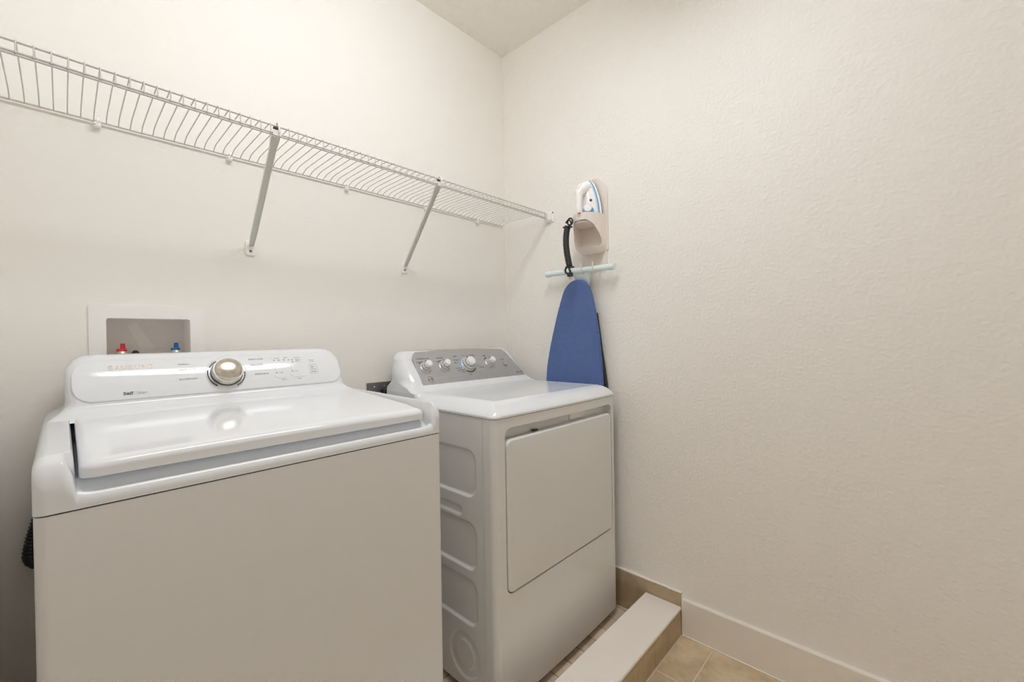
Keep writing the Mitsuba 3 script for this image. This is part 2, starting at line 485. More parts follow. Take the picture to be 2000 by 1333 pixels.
# tile base along the walls inside the pan
put('trim_1', bx(-0.0085, 0, -0.885, -0.0005, 0.0, 0.146), M_CAULK, smooth=False)
tag('trim_1', 'brown tile skirting at the foot of the right wall beside the dryer', kind='structure')
yy = -0.885
for w in (0.33, 0.33, 0.2245):
    put('trim_1__tile', rbox(-0.0112, -0.0086, yy + 0.001, yy + w - 0.002, 0.0, 0.1455, r=0.001, rv=0.001, n=2, k=1), M_BASETILE, smooth=False)
    yy += w
put('trim_1__dark_gap', bx(-0.0088, -0.0004, -0.8845, -0.60, 0.1461, 0.1482), M_SEAM, smooth=False, label='dark uneven gap above the tile')
rng = np.random.default_rng(5)
px = -0.8845
ms = []
while px < -0.61:
    L = rng.uniform(0.02, 0.06)
    ms.append(bx(-0.0095 - rng.uniform(0, 0.0015), -0.0003, px, min(px + L, -0.605), 0.1483, 0.1520 + rng.uniform(0, 0.002)))
    px += L
put('trim_1__caulk_line', cat(*ms), M_CAULK, smooth=False, label='rough pale caulk line')
put('trim_2', bx(RETURN_X + 0.0005, -0.0115, -0.0105, -0.0005, 0.0, 0.146), M_BASETILE, smooth=False)
tag('trim_2', 'brown tile skirting at the foot of the back wall', kind='structure')

# curb in front of the appliances
CY0, CY1, CZ = -0.885, -0.748, 0.102
put('trim_3', bx(ROOM_X0, -0.0115, CY0 + 0.008, CY1 - 0.008, 0.0, 0.0895), M_FLOOR, smooth=False)
tag('trim_3', 'low curb with a white slab on top and brown tiles on its face', kind='structure')
put('trim_3__slab', rbox(ROOM_X0 + 0.001, -0.0118, CY0 - 0.001, CY1 + 0.002, 0.090, CZ, r=0.004, rv=0.003, n=3, k=3), M_MARBLE, smooth=40, label='off-white stone slab on top')
for i in range(len(xs) - 1):
    a, b = xs[i] + 0.001, min(xs[i + 1], -0.0118) - 0.001
    put('trim_3__tile', rbox(a, b, CY0 + 0.0005, CY0 + 0.0079, 0.0, 0.0898, r=0.001, rv=0.001, n=2, k=1), M_BASETILE, smooth=False)
    put('trim_3__inner_tile', rbox(a, b, CY1 - 0.0079, CY1 - 0.0005, 0.0, 0.0898, r=0.001, rv=0.001, n=2, k=1), M_BASETILE, smooth=False)

# ceiling light (out of view above)
put('ceiling_light__housing', bx(LAMP_X - LAMP_LEN / 2 - 0.02, LAMP_X + LAMP_LEN / 2 + 0.02, LAMP_Y - LAMP_WID / 2 - 0.02, LAMP_Y + LAMP_WID / 2 + 0.02, CEIL_Z - 0.0298, CEIL_Z - 0.0005), M_HOUSING, smooth=False)
_a = np.linspace(0, PI, 15)
_sec = np.column_stack([LAMP_Y + LAMP_WID / 2 * np.cos(_a), CEIL_Z - 0.030 - (LAMP_DEEP - 0.030) * np.sin(_a) ** 0.7])
dm = loft([np.column_stack([np.full(15, x), _sec]) for x in (LAMP_X - LAMP_LEN / 2, LAMP_X + LAMP_LEN / 2)], cap0=False, cap1=False, closed=False)
if dm.face_normals[len(dm.faces) // 2][2] > 0:
    dm.invert()
for _x0, _x1 in ((LAMP_X - LAMP_LEN / 2 - 0.006, LAMP_X - LAMP_LEN / 2 - 0.0002), (LAMP_X + LAMP_LEN / 2 + 0.0002, LAMP_X + LAMP_LEN / 2 + 0.006)):
    put('ceiling_light__end_cap', loft([np.column_stack([np.full(15, x), _sec]) for x in (_x0, _x1)]), M_HOUSING, smooth=30)
scene['ceiling_light__diffuser'] = mikit.ply(dm, 'mat_lamp_housing', emitter={'type': 'area', 'radiance': rgb(*LAMP_RADIANCE)})
tag('ceiling_light', 'long white fluorescent ceiling light above the laundry room', 'ceiling light')

# ------------------------------------------------------------------ washer
W0, W1, WF, WB = -1.5915, -0.9000, -0.636, -0.045
tag('washing_machine', 'white top-load washing machine with a big domed metal dial, left of the dryer', 'washing machine')
WS = 0.8627
put('washing_machine__cabinet', rbox(W0 + 0.0005, W1 - 0.0005, WF + 0.001, WB, 0.028, WS - 0.0004, r=0.0025, rv=0.0138, n=8, k=4), M_BODY, smooth=40)
put('washing_machine__seam', loft([ring(rrect(W0 + 0.004, W1 - 0.004, WF + 0.005, WB - 0.004, 0.011), z) for z in (WS - 0.004, WS + 0.0020)]), M_SEAM, smooth=40, label='dark seam under the top')
for fx in (W0 + 0.05, W1 - 0.05):
    for fy in (WF + 0.05, WB - 0.05):
        put('washing_machine__foot', lathe([(0.02, 0.0), (0.02, 0.01), (0.012, 0.012), (0.012, 0.032)], 16).apply_translation((fx, fy, 0)), M_BLACK, smooth=40, label='black levelling foot')

LX0, LX1, LY0, LY1 = -1.5455, -0.9300, -0.6105, -0.232      # the lid
def deck(x, y):
    rim = 0.9455 - 0.004 * sstep(-0.25, -0.60, y)
    pocket = np.minimum(sd_rrect(x, y, LX0 - 0.0048, LX1 + 0.0048, -0.75, LY1 + 0.030, 0.02), 1)
    pk = sstep(0.0015, -0.0022, pocket)
    z = rim * (1 - pk) + 0.897 * pk
    # the open scoop in front of the lid
    sc = sd_rrect(x, y, LX0 - 0.010, LX1 + 0.010, -0.80, -0.575, 0.035)
    t_ = np.clip((0.005 - sc) / 0.040, 0, 1)
    s = 1 - (1 - t_) ** 2.5
    floor_ = 0.8835 - 0.009 * sstep(-0.629, -0.607, y) + 0.020 * sstep(-0.604, -0.575, y)
    z = z * (1 - s) + floor_ * s
    H = z - (WS + 0.0042)
    def fall(d, w, r):
        t = np.clip(np.maximum(d, 0) / w, 0, 1)
        return r * (1 - np.sqrt(np.clip(1 - (1 - t) ** 2, 0, 1)))
    rs = np.minimum(0.016, np.maximum(H * 0.5, 0.002))
    rf = np.clip(0.006 + (H - 0.0165) * 0.48, 0.004, 0.036)
    wf = np.clip(0.007 + (H - 0.0165) * 0.55, 0.005, 0.042)
    ds = np.maximum(-sd_rrect(x, y, W0, W1, WF, WB + 1, 0.014), 0)
    z = z - fall(ds, rs, rs) - fall(y - WF, wf, rf)
    return np.maximum(z, WS + 0.0030)
gx = edged(W0, W1, 0.0018, 0.006, 0.065)
gy = np.r_[edged(WF, -0.56, 0.0015, 0.0015, 0.1, hi=False), stations(-0.56, WB, 0.006, 0.006, 0.02)[1:]]
put('washing_machine__top_frame', field(gx, gy, deck, W0, W1, WF, WB, 0.014, WS + 0.0014, bottom=False), M_ENAMEL, smooth=True)

def lid_top(x, y):
    t = (y - LY0) / (LY1 - LY0)
    xm = (x - (LX0 + LX1) / 2) / ((LX1 - LX0) / 2)
    z = 0.9245 + 0.0255 * np.clip(t, 0, 1) ** 0.9 + 0.003 * (1 - xm ** 2)
    d = np.maximum(-sd_rrect(x, y, LX0, LX1, LY0, LY1, 0.02), 0)
    fr = sstep(-0.54, -0.575, y)
    rr = 0.012 + 0.006 * fr
    rz = 0.009 + 0.004 * fr
    u = np.clip(d / rr, 0, 1)
    return z - rz * (1 - np.sqrt(np.clip(1 - (1 - u) ** 2, 0, 1)))
lx = edged(LX0, LX1, 0.0016, 0.012, 0.03)
ly = edged(LY0, LY1, 0.0016, 0.010, 0.03)
lm = field(lx, ly, lid_top, LX0, LX1, LY0, LY1, 0.02, 0.9000)
low = lm.vertices[:, 2] < 0.9001
lm.vertices[low, 2] += 0.014 * sstep(-0.60, -0.30, lm.vertices[low, 1])
put('washing_machine__lid', lm, M_LID, smooth=50)

# console
CXC, CW = -1.2515, 0.3065
CZ0, CZ1 = 0.968, 1.0735
def wface(z):
    """front face of the console: y and normal at height z"""
    z = np.asarray(z, float)
    t = (z - CZ0) / (CZ1 - CZ0)
    y = -0.197 + 0.060 * t - 0.0100 * 4 * t * (1 - t)
    dy = (0.060 - 0.0100 * 4 * (1 - 2 * t)) / (CZ1 - CZ0)
    n = np.sqrt(1 + dy * dy)
    return y, -1 / n, dy / n
lv = [(0.940, 0.333, -0.262), (0.9455, 0.331, -0.250), (0.950, 0.322, -0.2285), (0.9535, 0.3165, -0.2165), (0.958, 0.3120, -0.2075), (0.963, 0.3085, -0.2010)]
for t in np.linspace(0, 0.855, 16):
    z = CZ0 + t * (CZ1 - CZ0 - 0.002)
    lv.append((z, CW, float(wface(z)[0])))
top = 1.0765
z1 = lv[-1][0]
rings = []
for z, w, yf in lv:
    dz = max(0.0, z - (top - 0.045)) / 0.045
    w2 = w - 0.045 * (1 - math.sqrt(max(0, 1 - dz * dz)))
    rings.append(ring(rrect(CXC - w2, CXC + w2, yf, WB + 0.002, 0.022, 9), z))
yf0 = lv[-1][2]
for a in np.linspace(0.15, 1.0, 9) * PI / 2:
    z = z1 + (top - z1) * math.sin(a)
    dz = (z - (top - 0.045)) / 0.045
    w2 = CW - 0.045 * (1 - math.sqrt(max(0, 1 - dz * dz)))
    yf = yf0 + 0.028 * (1 - math.cos(a)) + 0.009 * math.sin(a)
    yb = WB + 0.002 - 0.012 * (1 - math.cos(a))
    rings.append(ring(rrect(CXC - w2, CXC + w2, yf, yb, 0.022, 9), z))
put('washing_machine__console', loft(rings), M_ENAMEL, smooth=50)
o = rrect(CXC - CW + 0.010, CXC + CW - 0.010, CZ0 + 0.004, CZ1 - 0.012, 0.034, 10)
put('washing_machine__control_panel', overlay(o, wface, thick=0.0028, round_r=0.0026, rings=16), M_LID, smooth=50)
def wprint(z):
    y, ny, nz = wface(z)
    return y + 0.0028 / ny, ny, nz + 0 * y
# dial
kx, kz = -1.2605, 1.019
y, ny, nz = [float(v) for v in wprint(np.array(kz))]
kn = np.array([0, ny, nz])
ko = np.array([kx, y, kz])
def disk_arc(r0, r1, a0, a1, h, n=24):
    a = np.linspace(a0, a1, n)
    p = np.r_[np.column_stack([r1 * np.cos(a), r1 * np.sin(a)]), np.column_stack([r0 * np.cos(a[::-1]), r0 * np.sin(a[::-1])])]
    return prism(Polygon(p), 0.0001, h)
put('washing_machine__dial', orient(lathe([(0.0345, 0.0015), (0.0352, 0.004), (0.0345, 0.018), (0.0335, 0.0215), (0.0320, 0.0225)], 64), ko, kn), M_SATINLIGHT, smooth=40, label='domed satin metal selector dial')
put('washing_machine__dial__dome', orient(lathe([(0.0318 * math.cos(a), 0.0222 + 0.0125 * math.sin(a)) for a in np.linspace(0, 1.0, 14) * PI / 2], 64), ko, kn), M_SATIN, smooth=True, label='domed satin metal cap')
put('washing_machine__dial__base_ring', orient(lathe([(0.036, -0.0005), (0.0366, 0.0012), (0.0352, 0.0018)], 64), ko, kn), M_BLACK, smooth=40, label='black ring around the dial foot')
for r0, r1, a0, a1 in ((0.0405, 0.0435, 165, 235), (0.0405, 0.0435, -62, 2), (0.0395, 0.0425, 118, 152)):
    put('washing_machine__dial_mark', orient(disk_arc(r0, r1, math.radians(a0), math.radians(a1), 0.0005), ko, kn), M_BLACK, smooth=False, label='black curved mark beside the dial')
put('washing_machine__dial_ring', orient(disk_arc(0.0462, 0.0468, math.radians(-20), math.radians(232), 0.0004, 60), ko, kn), M_PRINTFAINT, smooth=False, label='thin printed ring around the dial')
# lettering
put('washing_machine__brand_lettering', cat(*[text_on(ch, -1.4850 + 0.0117 * i, 1.0410, 0.0118, wprint, anchor='c') for i, ch in enumerate('SAMSUNG')]), M_GOLD, smooth=False, label='gold brand lettering')
put('washing_machine__printed_word', cat(text_on('Self', -1.4660, 0.9835, 0.0068, wprint, bold=True)), M_DARKPRINT, smooth=False)
put('washing_machine__printed_word', text_on('Clean', -1.4488, 0.9835, 0.0068, wprint), M_PRINTFAINT, smooth=False)
for txt, x, z, mm, an in (('NORMAL', -1.337, 1.0450, M_PRINTMID, 'r'), ('HEAVY DUTY', -1.325, 1.0315, M_PRINTFAINT, 'r'), ('WATERPROOF', -1.324, 1.0085, M_PRINTMID, 'r'),
                          ('QUICK WASH', -1.204, 1.0505, M_PRINTMID, 'l'), ('DELICATES', -1.202, 1.0350, M_PRINTFAINT, 'l'), ('RINSE+SPIN', -1.195, 1.0095, M_PRINTMID, 'l')):
    put('washing_machine__printed_word', text_on(txt, x, z, 0.0041, wprint, anchor=an), mm, smooth=False)
def dot(x, z, r=0.0019, h=0.0004):
    y, ny, nz = [float(v) for v in wprint(np.array(z))]
    return orient(prism(Point(0, 0).buffer(r, 5), 0.0001, h), (x, y, z), (0, ny, nz))
def line(x0, z0, x1, z1, w=0.0007):
    n = 8
    s = LineString([(x0, z0), (x1, z1)]).buffer(w / 2, 1)
    m = prism(s, 0.0001, 0.0004)
    v = m.vertices
    y, ny, nz = wprint(v[:, 1])
    m.vertices = np.column_stack([v[:, 0], y + ny * v[:, 2], v[:, 1] + nz * v[:, 2]])
    return m
dark = [dot(-1.140 + 0.0133 * k, 1.0465) for k in range(4)] + [dot(-1.0915, 1.0465), dot(-1.0905, 1.0400), dot(-1.1395, 1.0120), dot(-1.0965, 1.0140)]
for i, dd in enumerate(dark):
    put('washing_machine__indicator_dot', dd, M_PRINT, smooth=False)
for k in range(3):
    put('washing_machine__indicator_dot', dot(-1.1415, 1.032 - 0.0065 * k, 0.0013), M_PRINTFAINT, smooth=False)
    put('washing_machine__indicator_dot', dot(-1.0985, 1.034 - 0.0065 * k, 0.0013), M_PRINTFAINT, smooth=False)
frame = [line(-1.146, 1.053, -1.146, 1.003), line(-1.146, 1.003, -1.138, 0.997), line(-1.138, 0.997, -1.112, 0.997), line(-1.103, 1.053, -1.103, 1.003), line(-1.103, 1.003, -1.095, 0.997), line(-1.095, 0.997, -1.062, 0.997),
         line(-1.086, 1.0525, -1.066, 1.0525), line(-1.086, 1.0465, -1.066, 1.0465), line(-1.085, 1.0400, -1.066, 1.0400), line(-1.046, 1.038, -1.028, 1.038)]
put('washing_machine__printed_frame', cat(*frame), M_PRINTFAINT, smooth=False)
for txt, x, z in (('Temp', -1.138, 1.0515), ('Soil', -1.112, 1.0515), ('Hot', -1.082, 1.0490), ('High', -1.082, 1.0425), ('Cold', -1.134, 1.0105), ('Low', -1.091, 1.0125), ('Temp.', -1.130, 0.9905), ('Spin', -1.085, 0.9905), ('Power', -1.044, 1.0415), ('Start', -1.044, 1.0215), ('Hold to', -1.0445, 1.0145), ('Pause', -1.044, 1.0075)):
    put('washing_machine__printed_word', text_on(txt, x, z, 0.0036, wprint), M_PRINTMID if 'a' in txt else M_PRINTFAINT, smooth=False)
btn = Polygon(rrect(-1.049, -1.024, 1.0035, 1.0295, 0.003)).boundary.buffer(0.0004)
bm = prism(btn, 0.0001, 0.0004)
v = bm.vertices
y, ny, nz = wprint(v[:, 1])
bm.vertices = np.column_stack([v[:, 0], y + ny * v[:, 2], v[:, 1] + nz * v[:, 2]])
put('washing_machine__start_button_outline', bm, M_PRINTFAINT, smooth=False)

# ------------------------------------------------------------------ dryer
D0, D1, DF, DB = -0.7295, -0.058, -0.651, -0.045
tag('dryer', 'white front-load dryer with a silver control panel, in the corner right of the washer', 'dryer')
DS = 0.8685
def bowed(x0, x1, yf, yb, r, bow, n=9, k=14):
    """plan outline with a gently bowed front"""
    p = rrect(x0, x1, yf, yb, r, n)
    xm, xh = (x0 + x1) / 2, (x1 - x0) / 2
    front = p[:, 1] < (yf + yb) / 2
    # resample the front edge
    pts = []
    q = list(map(tuple, p))
    for i in range(len(q)):
        pts.append(q[i])
        a, b = q[i], q[(i + 1) % len(q)]
        if a[1] < (yf + yb) / 2 and abs(a[1] - b[1]) < 1e-6 and abs(b[0] - a[0]) > 0.2:
            for s in range(1, k):
                pts.append((a[0] + (b[0] - a[0]) * s / k, a[1]))
    p = np.array(pts)
    f = p[:, 1] < yf + 0.03
    p[f, 1] -= bow * (1 - ((p[f, 0] - xm) / xh) ** 2)
    return p
YSEAM = -0.602
# sides, back and bottom: shell behind the seam, with a pressed left side
yv = np.r_[np.arange(DB - 0.0, YSEAM + 0.001, -0.0032), YSEAM + 0.0008]
zv = np.linspace(0.024, DS - 0.0002, 250)
Yg, Zg = np.meshgrid(yv, zv, indexing='ij')
press = np.zeros_like(Yg)
def stamp(sd, depth, w=0.0075):
    return depth * sstep(w / 2, -w / 2, sd)
for za, zb in ((0.627, 0.765), (0.407, 0.545), (0.237, 0.372)):
    press += stamp(sd_rrect(Yg, Zg, -0.565, -0.09, za, zb, 0.032), 0.0065)
for za, zb in ((0.561, 0.586),):
    press += stamp(sd_rrect(Yg, Zg, -0.502, -0.15, za, zb, 0.012), 0.004)
press += stamp(np.hypot(Yg + 0.503, Zg - 0.132) - 0.068, 0.004, 0.006)
press += stamp(np.hypot(Yg + 0.503, Zg - 0.132) - 0.045, -0.0025, 0.003)
press += stamp(Zg - 0.050, 0.006, 0.012)
Xg = D0 + 0.001 + press
n1, n2 = Yg.shape
idx = np.arange(n1 * n2).reshape(n1, n2)
a, b, c, d = idx[:-1, :-1].ravel(), idx[1:, :-1].ravel(), idx[1:, 1:].ravel(), idx[:-1, 1:].ravel()
side = trimesh.Trimesh(np.column_stack([Xg.ravel(), Yg.ravel(), Zg.ravel()]), np.vstack([np.column_stack([a, b, c]), np.column_stack([a, c, d])]), process=False)
if side.face_normals[:, 0].mean() > 0:
    side.invert()
put('dryer__side_panel', side, M_BODY, smooth=True, label='pressed steel side with rounded recesses')
put('dryer__body_shell', bx(D0 + 0.010, D1, YSEAM + 0.0008, DB, 0.024, DS - 0.0002), M_BODY, smooth=False)
put('dryer__seam', loft([ring(bowed(D0 + 0.004, D1 - 0.004, DF + 0.004, DB - 0.004, 0.018, 0.006), z) for z in (DS - 0.004, DS + 0.0024)]), M_SEAM, smooth=40, label='dark seam under the top')
# front panel with the door recess
poly = Polygon(bowed(D0, D1, DF, YSEAM - 0.0009, 0.022, 0.007, n=10)).intersection(sbox(-2, -2, 2, YSEAM - 0.0009))
pf = np.array([q for q in bowed(D0, D1, DF, DB, 0.022, 0.007, n=10) if q[1] < YSEAM - 0.0009])
pf = pf[np.argsort(pf[:, 0], kind='stable')] if False else pf
pf = np.vstack([(D0, YSEAM - 0.0009), pf, (D1, YSEAM - 0.0009)]) if pf[0][0] < pf[-1][0] else np.vstack([(D1, YSEAM - 0.0009), pf, (D0, YSEAM - 0.0009)])
pp = Polygon(pf)
fp = man(prism(pp, 0.030, DS - 0.0002))
DX0, DX1, DZ0, DZ1 = -0.6835, -0.0985, 0.3560, 0.8045
cut = prism(Polygon(rrect(DX0 - 0.004, DX1 + 0.006, DZ0 - 0.004, 0.8385, 0.026, 10)), 0, 0.1)
cut = swap(cut, (0, 2, 1))            # x, z -> plan; extrude along y
cut.apply_translation((0, DF - 0.06, 0))
cut.vertices[:, 1] = np.where(cut.vertices[:, 1] > DF - 0.02, DF + 0.030, DF - 0.06)
fp = fp - man(cut)
put('dryer__front_panel', unman(fp), M_BODY, smooth=35)
# door: rounded slab, bowed like the front
def bowy(x):
    return -0.007 * (1 - ((x - (D0 + D1) / 2) / ((D1 - D0) / 2)) ** 2)
rings = []
for yv_, dd in ((0.026, 0.004), (0.020, 0.0), (0.002, 0.0), (-0.001, 0.0008), (-0.0032, 0.003), (-0.004, 0.006)):
    o = rrect(DX0 + dd, DX1 - dd, DZ0 + dd, DZ1 - dd, max(0.020 - dd, 0.004), 8)
    rings.append(np.column_stack([o[:, 0], DF + yv_ + bowy(o[:, 0]), o[:, 1]]))
o = rings[-1]
cc = o.mean(0)
for s in (0.85, 0.7, 0.55, 0.4, 0.25, 0.1):
    q = cc + (o - cc) * s
    q[:, 1] = DF - 0.004 + bowy(q[:, 0])
    rings.append(q)
put('dryer__door', loft(rings), M_BODY, smooth=40, label='flat white drop-down door')
put('dryer__door__latch', bx(-0.540, -0.520, DF + 0.014, DF + 0.024, 0.8046, 0.8095), M_BLACK, smooth=False, label='dark latch notch')
put('dryer__strike_plate', bx(-0.33, -0.24, DF + 0.0255, DF + 0.0295, 0.808, 0.830), M_PLASTICW, smooth=False)
for zz in (0.745, 0.565, 0.400):
    put('dryer__door_bumper', bx(DX0 - 0.0035, DX0 - 0.0005, DF + 0.004, DF + 0.012, zz - 0.004, zz + 0.004), M_BLACK, smooth=False, label='small dark bumper in the door gap')
put('dryer__kick_gap', loft([ring(bowed(D0 + 0.02, D1 - 0.02, DF + 0.02, DB - 0.02, 0.02, 0.005), z) for z in (0.012, 0.032)]), M_BLACK, smooth=40, label='dark recess under the dryer')
for fx in (D0 + 0.06, D1 - 0.06):
    for fy in (DF + 0.07, DB - 0.06):
        put('dryer__foot', lathe([(0.02, 0.0), (0.02, 0.008), (0.012, 0.009), (0.012, 0.02)], 16).apply_translation((fx, fy, 0)), M_BLACK, smooth=40)
# top
T0, T1, TF, TB = D0 - 0.003, D1 + 0.003, DF - 0.003, DB
def dtop(x, y):
    bow = 0.008 * (1 - ((x - (T0 + T1) / 2) / ((T1 - T0) / 2)) ** 2)
    d = -sd_rrect(x, y, T0, T1, TF, 0.2, 0.03)
    d = np.maximum(d, 0)
    t = np.clip(d / 0.060, 0, 1)
    edge = 0.9 * np.sin(t * PI / 2 * 0.94) / math.sin(PI / 2 * 0.94) + 0.1 * np.sqrt(np.clip(1 - (1 - np.clip(d / 0.012, 0, 1)) ** 2, 0, 1))
    return 0.8755 + 0.0365 * edge - 0.0012 * sstep(0.055, 0.085, d)
tx = edged(T0, T1, 0.002, 0.01, 0.075)
ty = edged(TF, TB, 0.002, 0.01, 0.075)
tm = field(tx, ty, dtop, T0, T1, TF, TB, 0.024, DS + 0.0018)
f = tm.vertices[:, 1] < -0.5
w = sstep(-0.50, -0.64, tm.vertices[:, 1])
tm.vertices[:, 1] -= 0.007 * w * (1 - ((tm.vertices[:, 0] - (T0 + T1) / 2) / ((T1 - T0) / 2)) ** 2)
put('dryer__top', tm, M_ENAMEL, smooth=60)
# console
E0, E1 = -0.722, -0.060
EC = (E0 + E1) / 2
EZ0, EZ1 = 0.918, 1.060
def dface(z):
    z = np.asarray(z, float)
    t = (z - EZ0) / (EZ1 - EZ0)
    y = -0.205 + 0.105 * t - 0.0035 * 4 * t * (1 - t)
    dy = (0.105 - 0.0035 * 4 * (1 - 2 * t)) / (EZ1 - EZ0)
    n = np.sqrt(1 + dy * dy)
    return y, -1 / n, dy / n
def arch(x):
    return -0.022 * ((x - EC) / 0.33) ** 2
def deep(hw, yf, yb, r, k):
    q = rrect(EC - hw, EC + hw, (yf - yb) / k, 0.0, r, 10)
    q[:, 1] = yb + q[:, 1] * k
    return q
rings = []
etop = 1.068
lev = [(0.884, 0.3275, -0.262), (0.9075, 0.3275, -0.258), (0.911, 0.3270, -0.238), (0.917, 0.3260, -0.222), (0.924, 0.3250, -0.212)]
for z in np.linspace(0.932, 1.030, 12):
    lev.append((z, 0.3235 - 0.026 * ((z - 0.925) / 0.13) ** 2, float(dface(z)[0]) - 0.001))
zz0 = lev[-1][0]
for z, w_, yf in lev:
    t = np.clip((z - 0.924) / 0.03, 0, 1)
    o = deep(w_, yf, DB + 0.002, 0.020 + 0.045 * t, 1.0 + 0.55 * t)
    sag = np.clip((z - 0.95) / 0.08, 0, 1) ** 1.5
    rings.append(np.column_stack([o, z + arch(o[:, 0]) * sag * 0.9]))
yl, wl = lev[-1][2], lev[-1][1]
for a in np.linspace(0.12, 1.0, 9) * PI / 2:
    z = zz0 + (etop - zz0) * math.sin(a)
    w_ = wl - 0.040 * (1 - math.cos(a))
    yf = yl + 0.038 * math.sin(a) * 0.62 + 0.022 * (1 - math.cos(a))
    yb = DB + 0.002 - 0.010 * (1 - math.cos(a))
    o = deep(w_, yf, yb, 0.06, 1.3)
    rings.append(np.column_stack([o, z + arch(o[:, 0]) * 0.9]))
put('dryer__console', loft(rings), M_ENAMEL, smooth=50)
# silver panel
def panel_outline():
    pts = [(-0.652, 0.926), (-0.078, 0.926), (-0.112, 0.985), (-0.135, 1.035)]
    topx = np.linspace(-0.150, -0.630, 14)
    pts += [(x, 1.057 + arch(x) * 0.55) for x in topx]
    pts += [(-0.646, 1.030), (-0.650, 0.985)]
    p = Polygon(pts).buffer(-0.012, 8).buffer(0.012, 8)
    c = np.array(p.exterior.coords)[:-1]
    L = LineString(np.vstack([c, c[:1]]))
    q = np.array([L.interpolate(s, normalized=True).coords[0] for s in np.linspace(0, 1, 140, endpoint=False)])
    return q
put('dryer__control_panel', overlay(panel_outline(), dface, thick=0.0022, round_r=0.0012, rings=14, back=0.003), M_SILVER, smooth=45, label='brushed silver control panel')
def dprint(z):
    y, ny, nz = dface(z)
    return y + 0.0022 / ny, ny, nz + 0 * y
def dryer_knob(x, z, R, big=False):
    y, ny, nz = [float(v) for v in dprint(np.array(z))]
    o_, n_ = np.array([x, y, z]), np.array([0, ny, nz])
    key = put('dryer__knob', orient(lathe([(R * 1.10, -0.001), (R * 1.12, 0.0015), (R, 0.003), (R * 0.97, 0.013), (R * 0.90, 0.0155), (R * 0.68, 0.016)], 48), o_, n_), M_KNOB, smooth=40, label='silver rotary knob')
    r = R * 0.66
    put(key + '__cap', orient(lathe([(r, 0.0155), (r * 1.0, 0.031), (r * 0.92, 0.0335), (r * 0.55, 0.0345), (0, 0.0347)], 48), o_, n_), M_KNOBCAP, smooth=40, label='bright knob cap')
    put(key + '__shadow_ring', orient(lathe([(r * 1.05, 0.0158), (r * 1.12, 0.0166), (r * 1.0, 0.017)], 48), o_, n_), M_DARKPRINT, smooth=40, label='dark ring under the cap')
    put(key + '__pointer', orient(bx(-0.0015, 0.0015, r * 0.98, R * 1.0, 0.014, 0.018), o_, n_), M_DARKPRINT, smooth=False, label='dark pointer')
    return o_, n_
kz_ = 0.994
for x, R in ((-0.608, 0.0205), (-0.520, 0.0205), (-0.272, 0.0200)):
    o_, n_ = dryer_knob(x, kz_ - 0.001, R)
    put('dryer__knob_mark', orient(disk_arc(R * 1.28, R * 1.45, math.radians(100), math.radians(140), 0.0006), o_, n_), M_DARKPRINT, smooth=False)
o_, n_ = dryer_knob(-0.396, kz_, 0.0300)
put('dryer__cycle_ring', orient(disk_arc(0.0350, 0.0425, math.radians(105), math.radians(210), 0.0006, 40), o_, n_), M_BLUEPRINT, smooth=False, label='light blue arc beside the large knob')
put('dryer__cycle_ring', orient(disk_arc(0.0350, 0.0400, math.radians(235), math.radians(325), 0.0006, 40), o_, n_), M_DARKPRINT, smooth=False, label='dark arc below the large knob')
put('dryer__cycle_ring', orient(disk_arc(0.0375, 0.0395, math.radians(115), math.radians(200), 0.0009, 40), o_, n_), M_DARKPRINT, smooth=False, label='dark thin arc on the blue arc')
put('dryer__start_button', orient(lathe([(0.0120, -0.0005), (0.0122, 0.001), (0.0105, 0.0012), (0.0100, 0.0006), (0.0095, 0.002), (0, 0.0026)], 32), np.array([-0.178, float(dprint(np.array(0.985))[0]), 0.985]), n_), M_SILVER, smooth=40, label='round start button')
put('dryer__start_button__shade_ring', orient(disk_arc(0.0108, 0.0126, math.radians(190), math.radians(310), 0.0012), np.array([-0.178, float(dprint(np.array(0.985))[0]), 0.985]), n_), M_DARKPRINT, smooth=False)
put('dryer__panel_groove', cat(text_on('|', -0.390, 1.037, 0.016, dprint)), M_KNOB, smooth=False, label='thin pale line above the large knob')
for txt, x, z, h in (('TEMPERATURE', -0.6350, 1.0235, 0.0060), ('EXTEND', -0.5400, 1.0235, 0.0060), ('TIMED', -0.4560, 1.0265, 0.0050), ('DRY', -0.4080, 1.0275, 0.0048), ('SENSOR', -0.3640, 1.0275, 0.0050), ('END', -0.2900, 1.0225, 0.0060), ('LOUD', -0.2890, 1.0130, 0.0045), ('START', -0.1980, 1.0025, 0.0060),
                     ('LOW', -0.550, 1.0110, 0.0040), ('OFF', -0.498, 1.0140, 0.0040), ('HIGH', -0.638, 1.0120, 0.0040), ('COTTONS', -0.4600, 1.0120, 0.0040), ('MIXED', -0.4620, 1.0020, 0.0040), ('EASY CARE', -0.4660, 0.9800, 0.0040), ('DELICATES', -0.4600, 0.9720, 0.0040), ('FLUFF', -0.4450, 0.9640, 0.0040), ('OFF', -0.4080, 0.9520, 0.0050), ('20', -0.372, 0.9560, 0.0040), ('40', -0.355, 0.9580, 0.0040), ('60', -0.3460, 0.9850, 0.0040), ('LESS DRY', -0.3420, 0.9770, 0.0045), ('MORE', -0.3550, 1.0200, 0.0035)):
    put('dryer__printed_word', text_on(txt, x, z, h, dprint), M_PRINT, smooth=False)
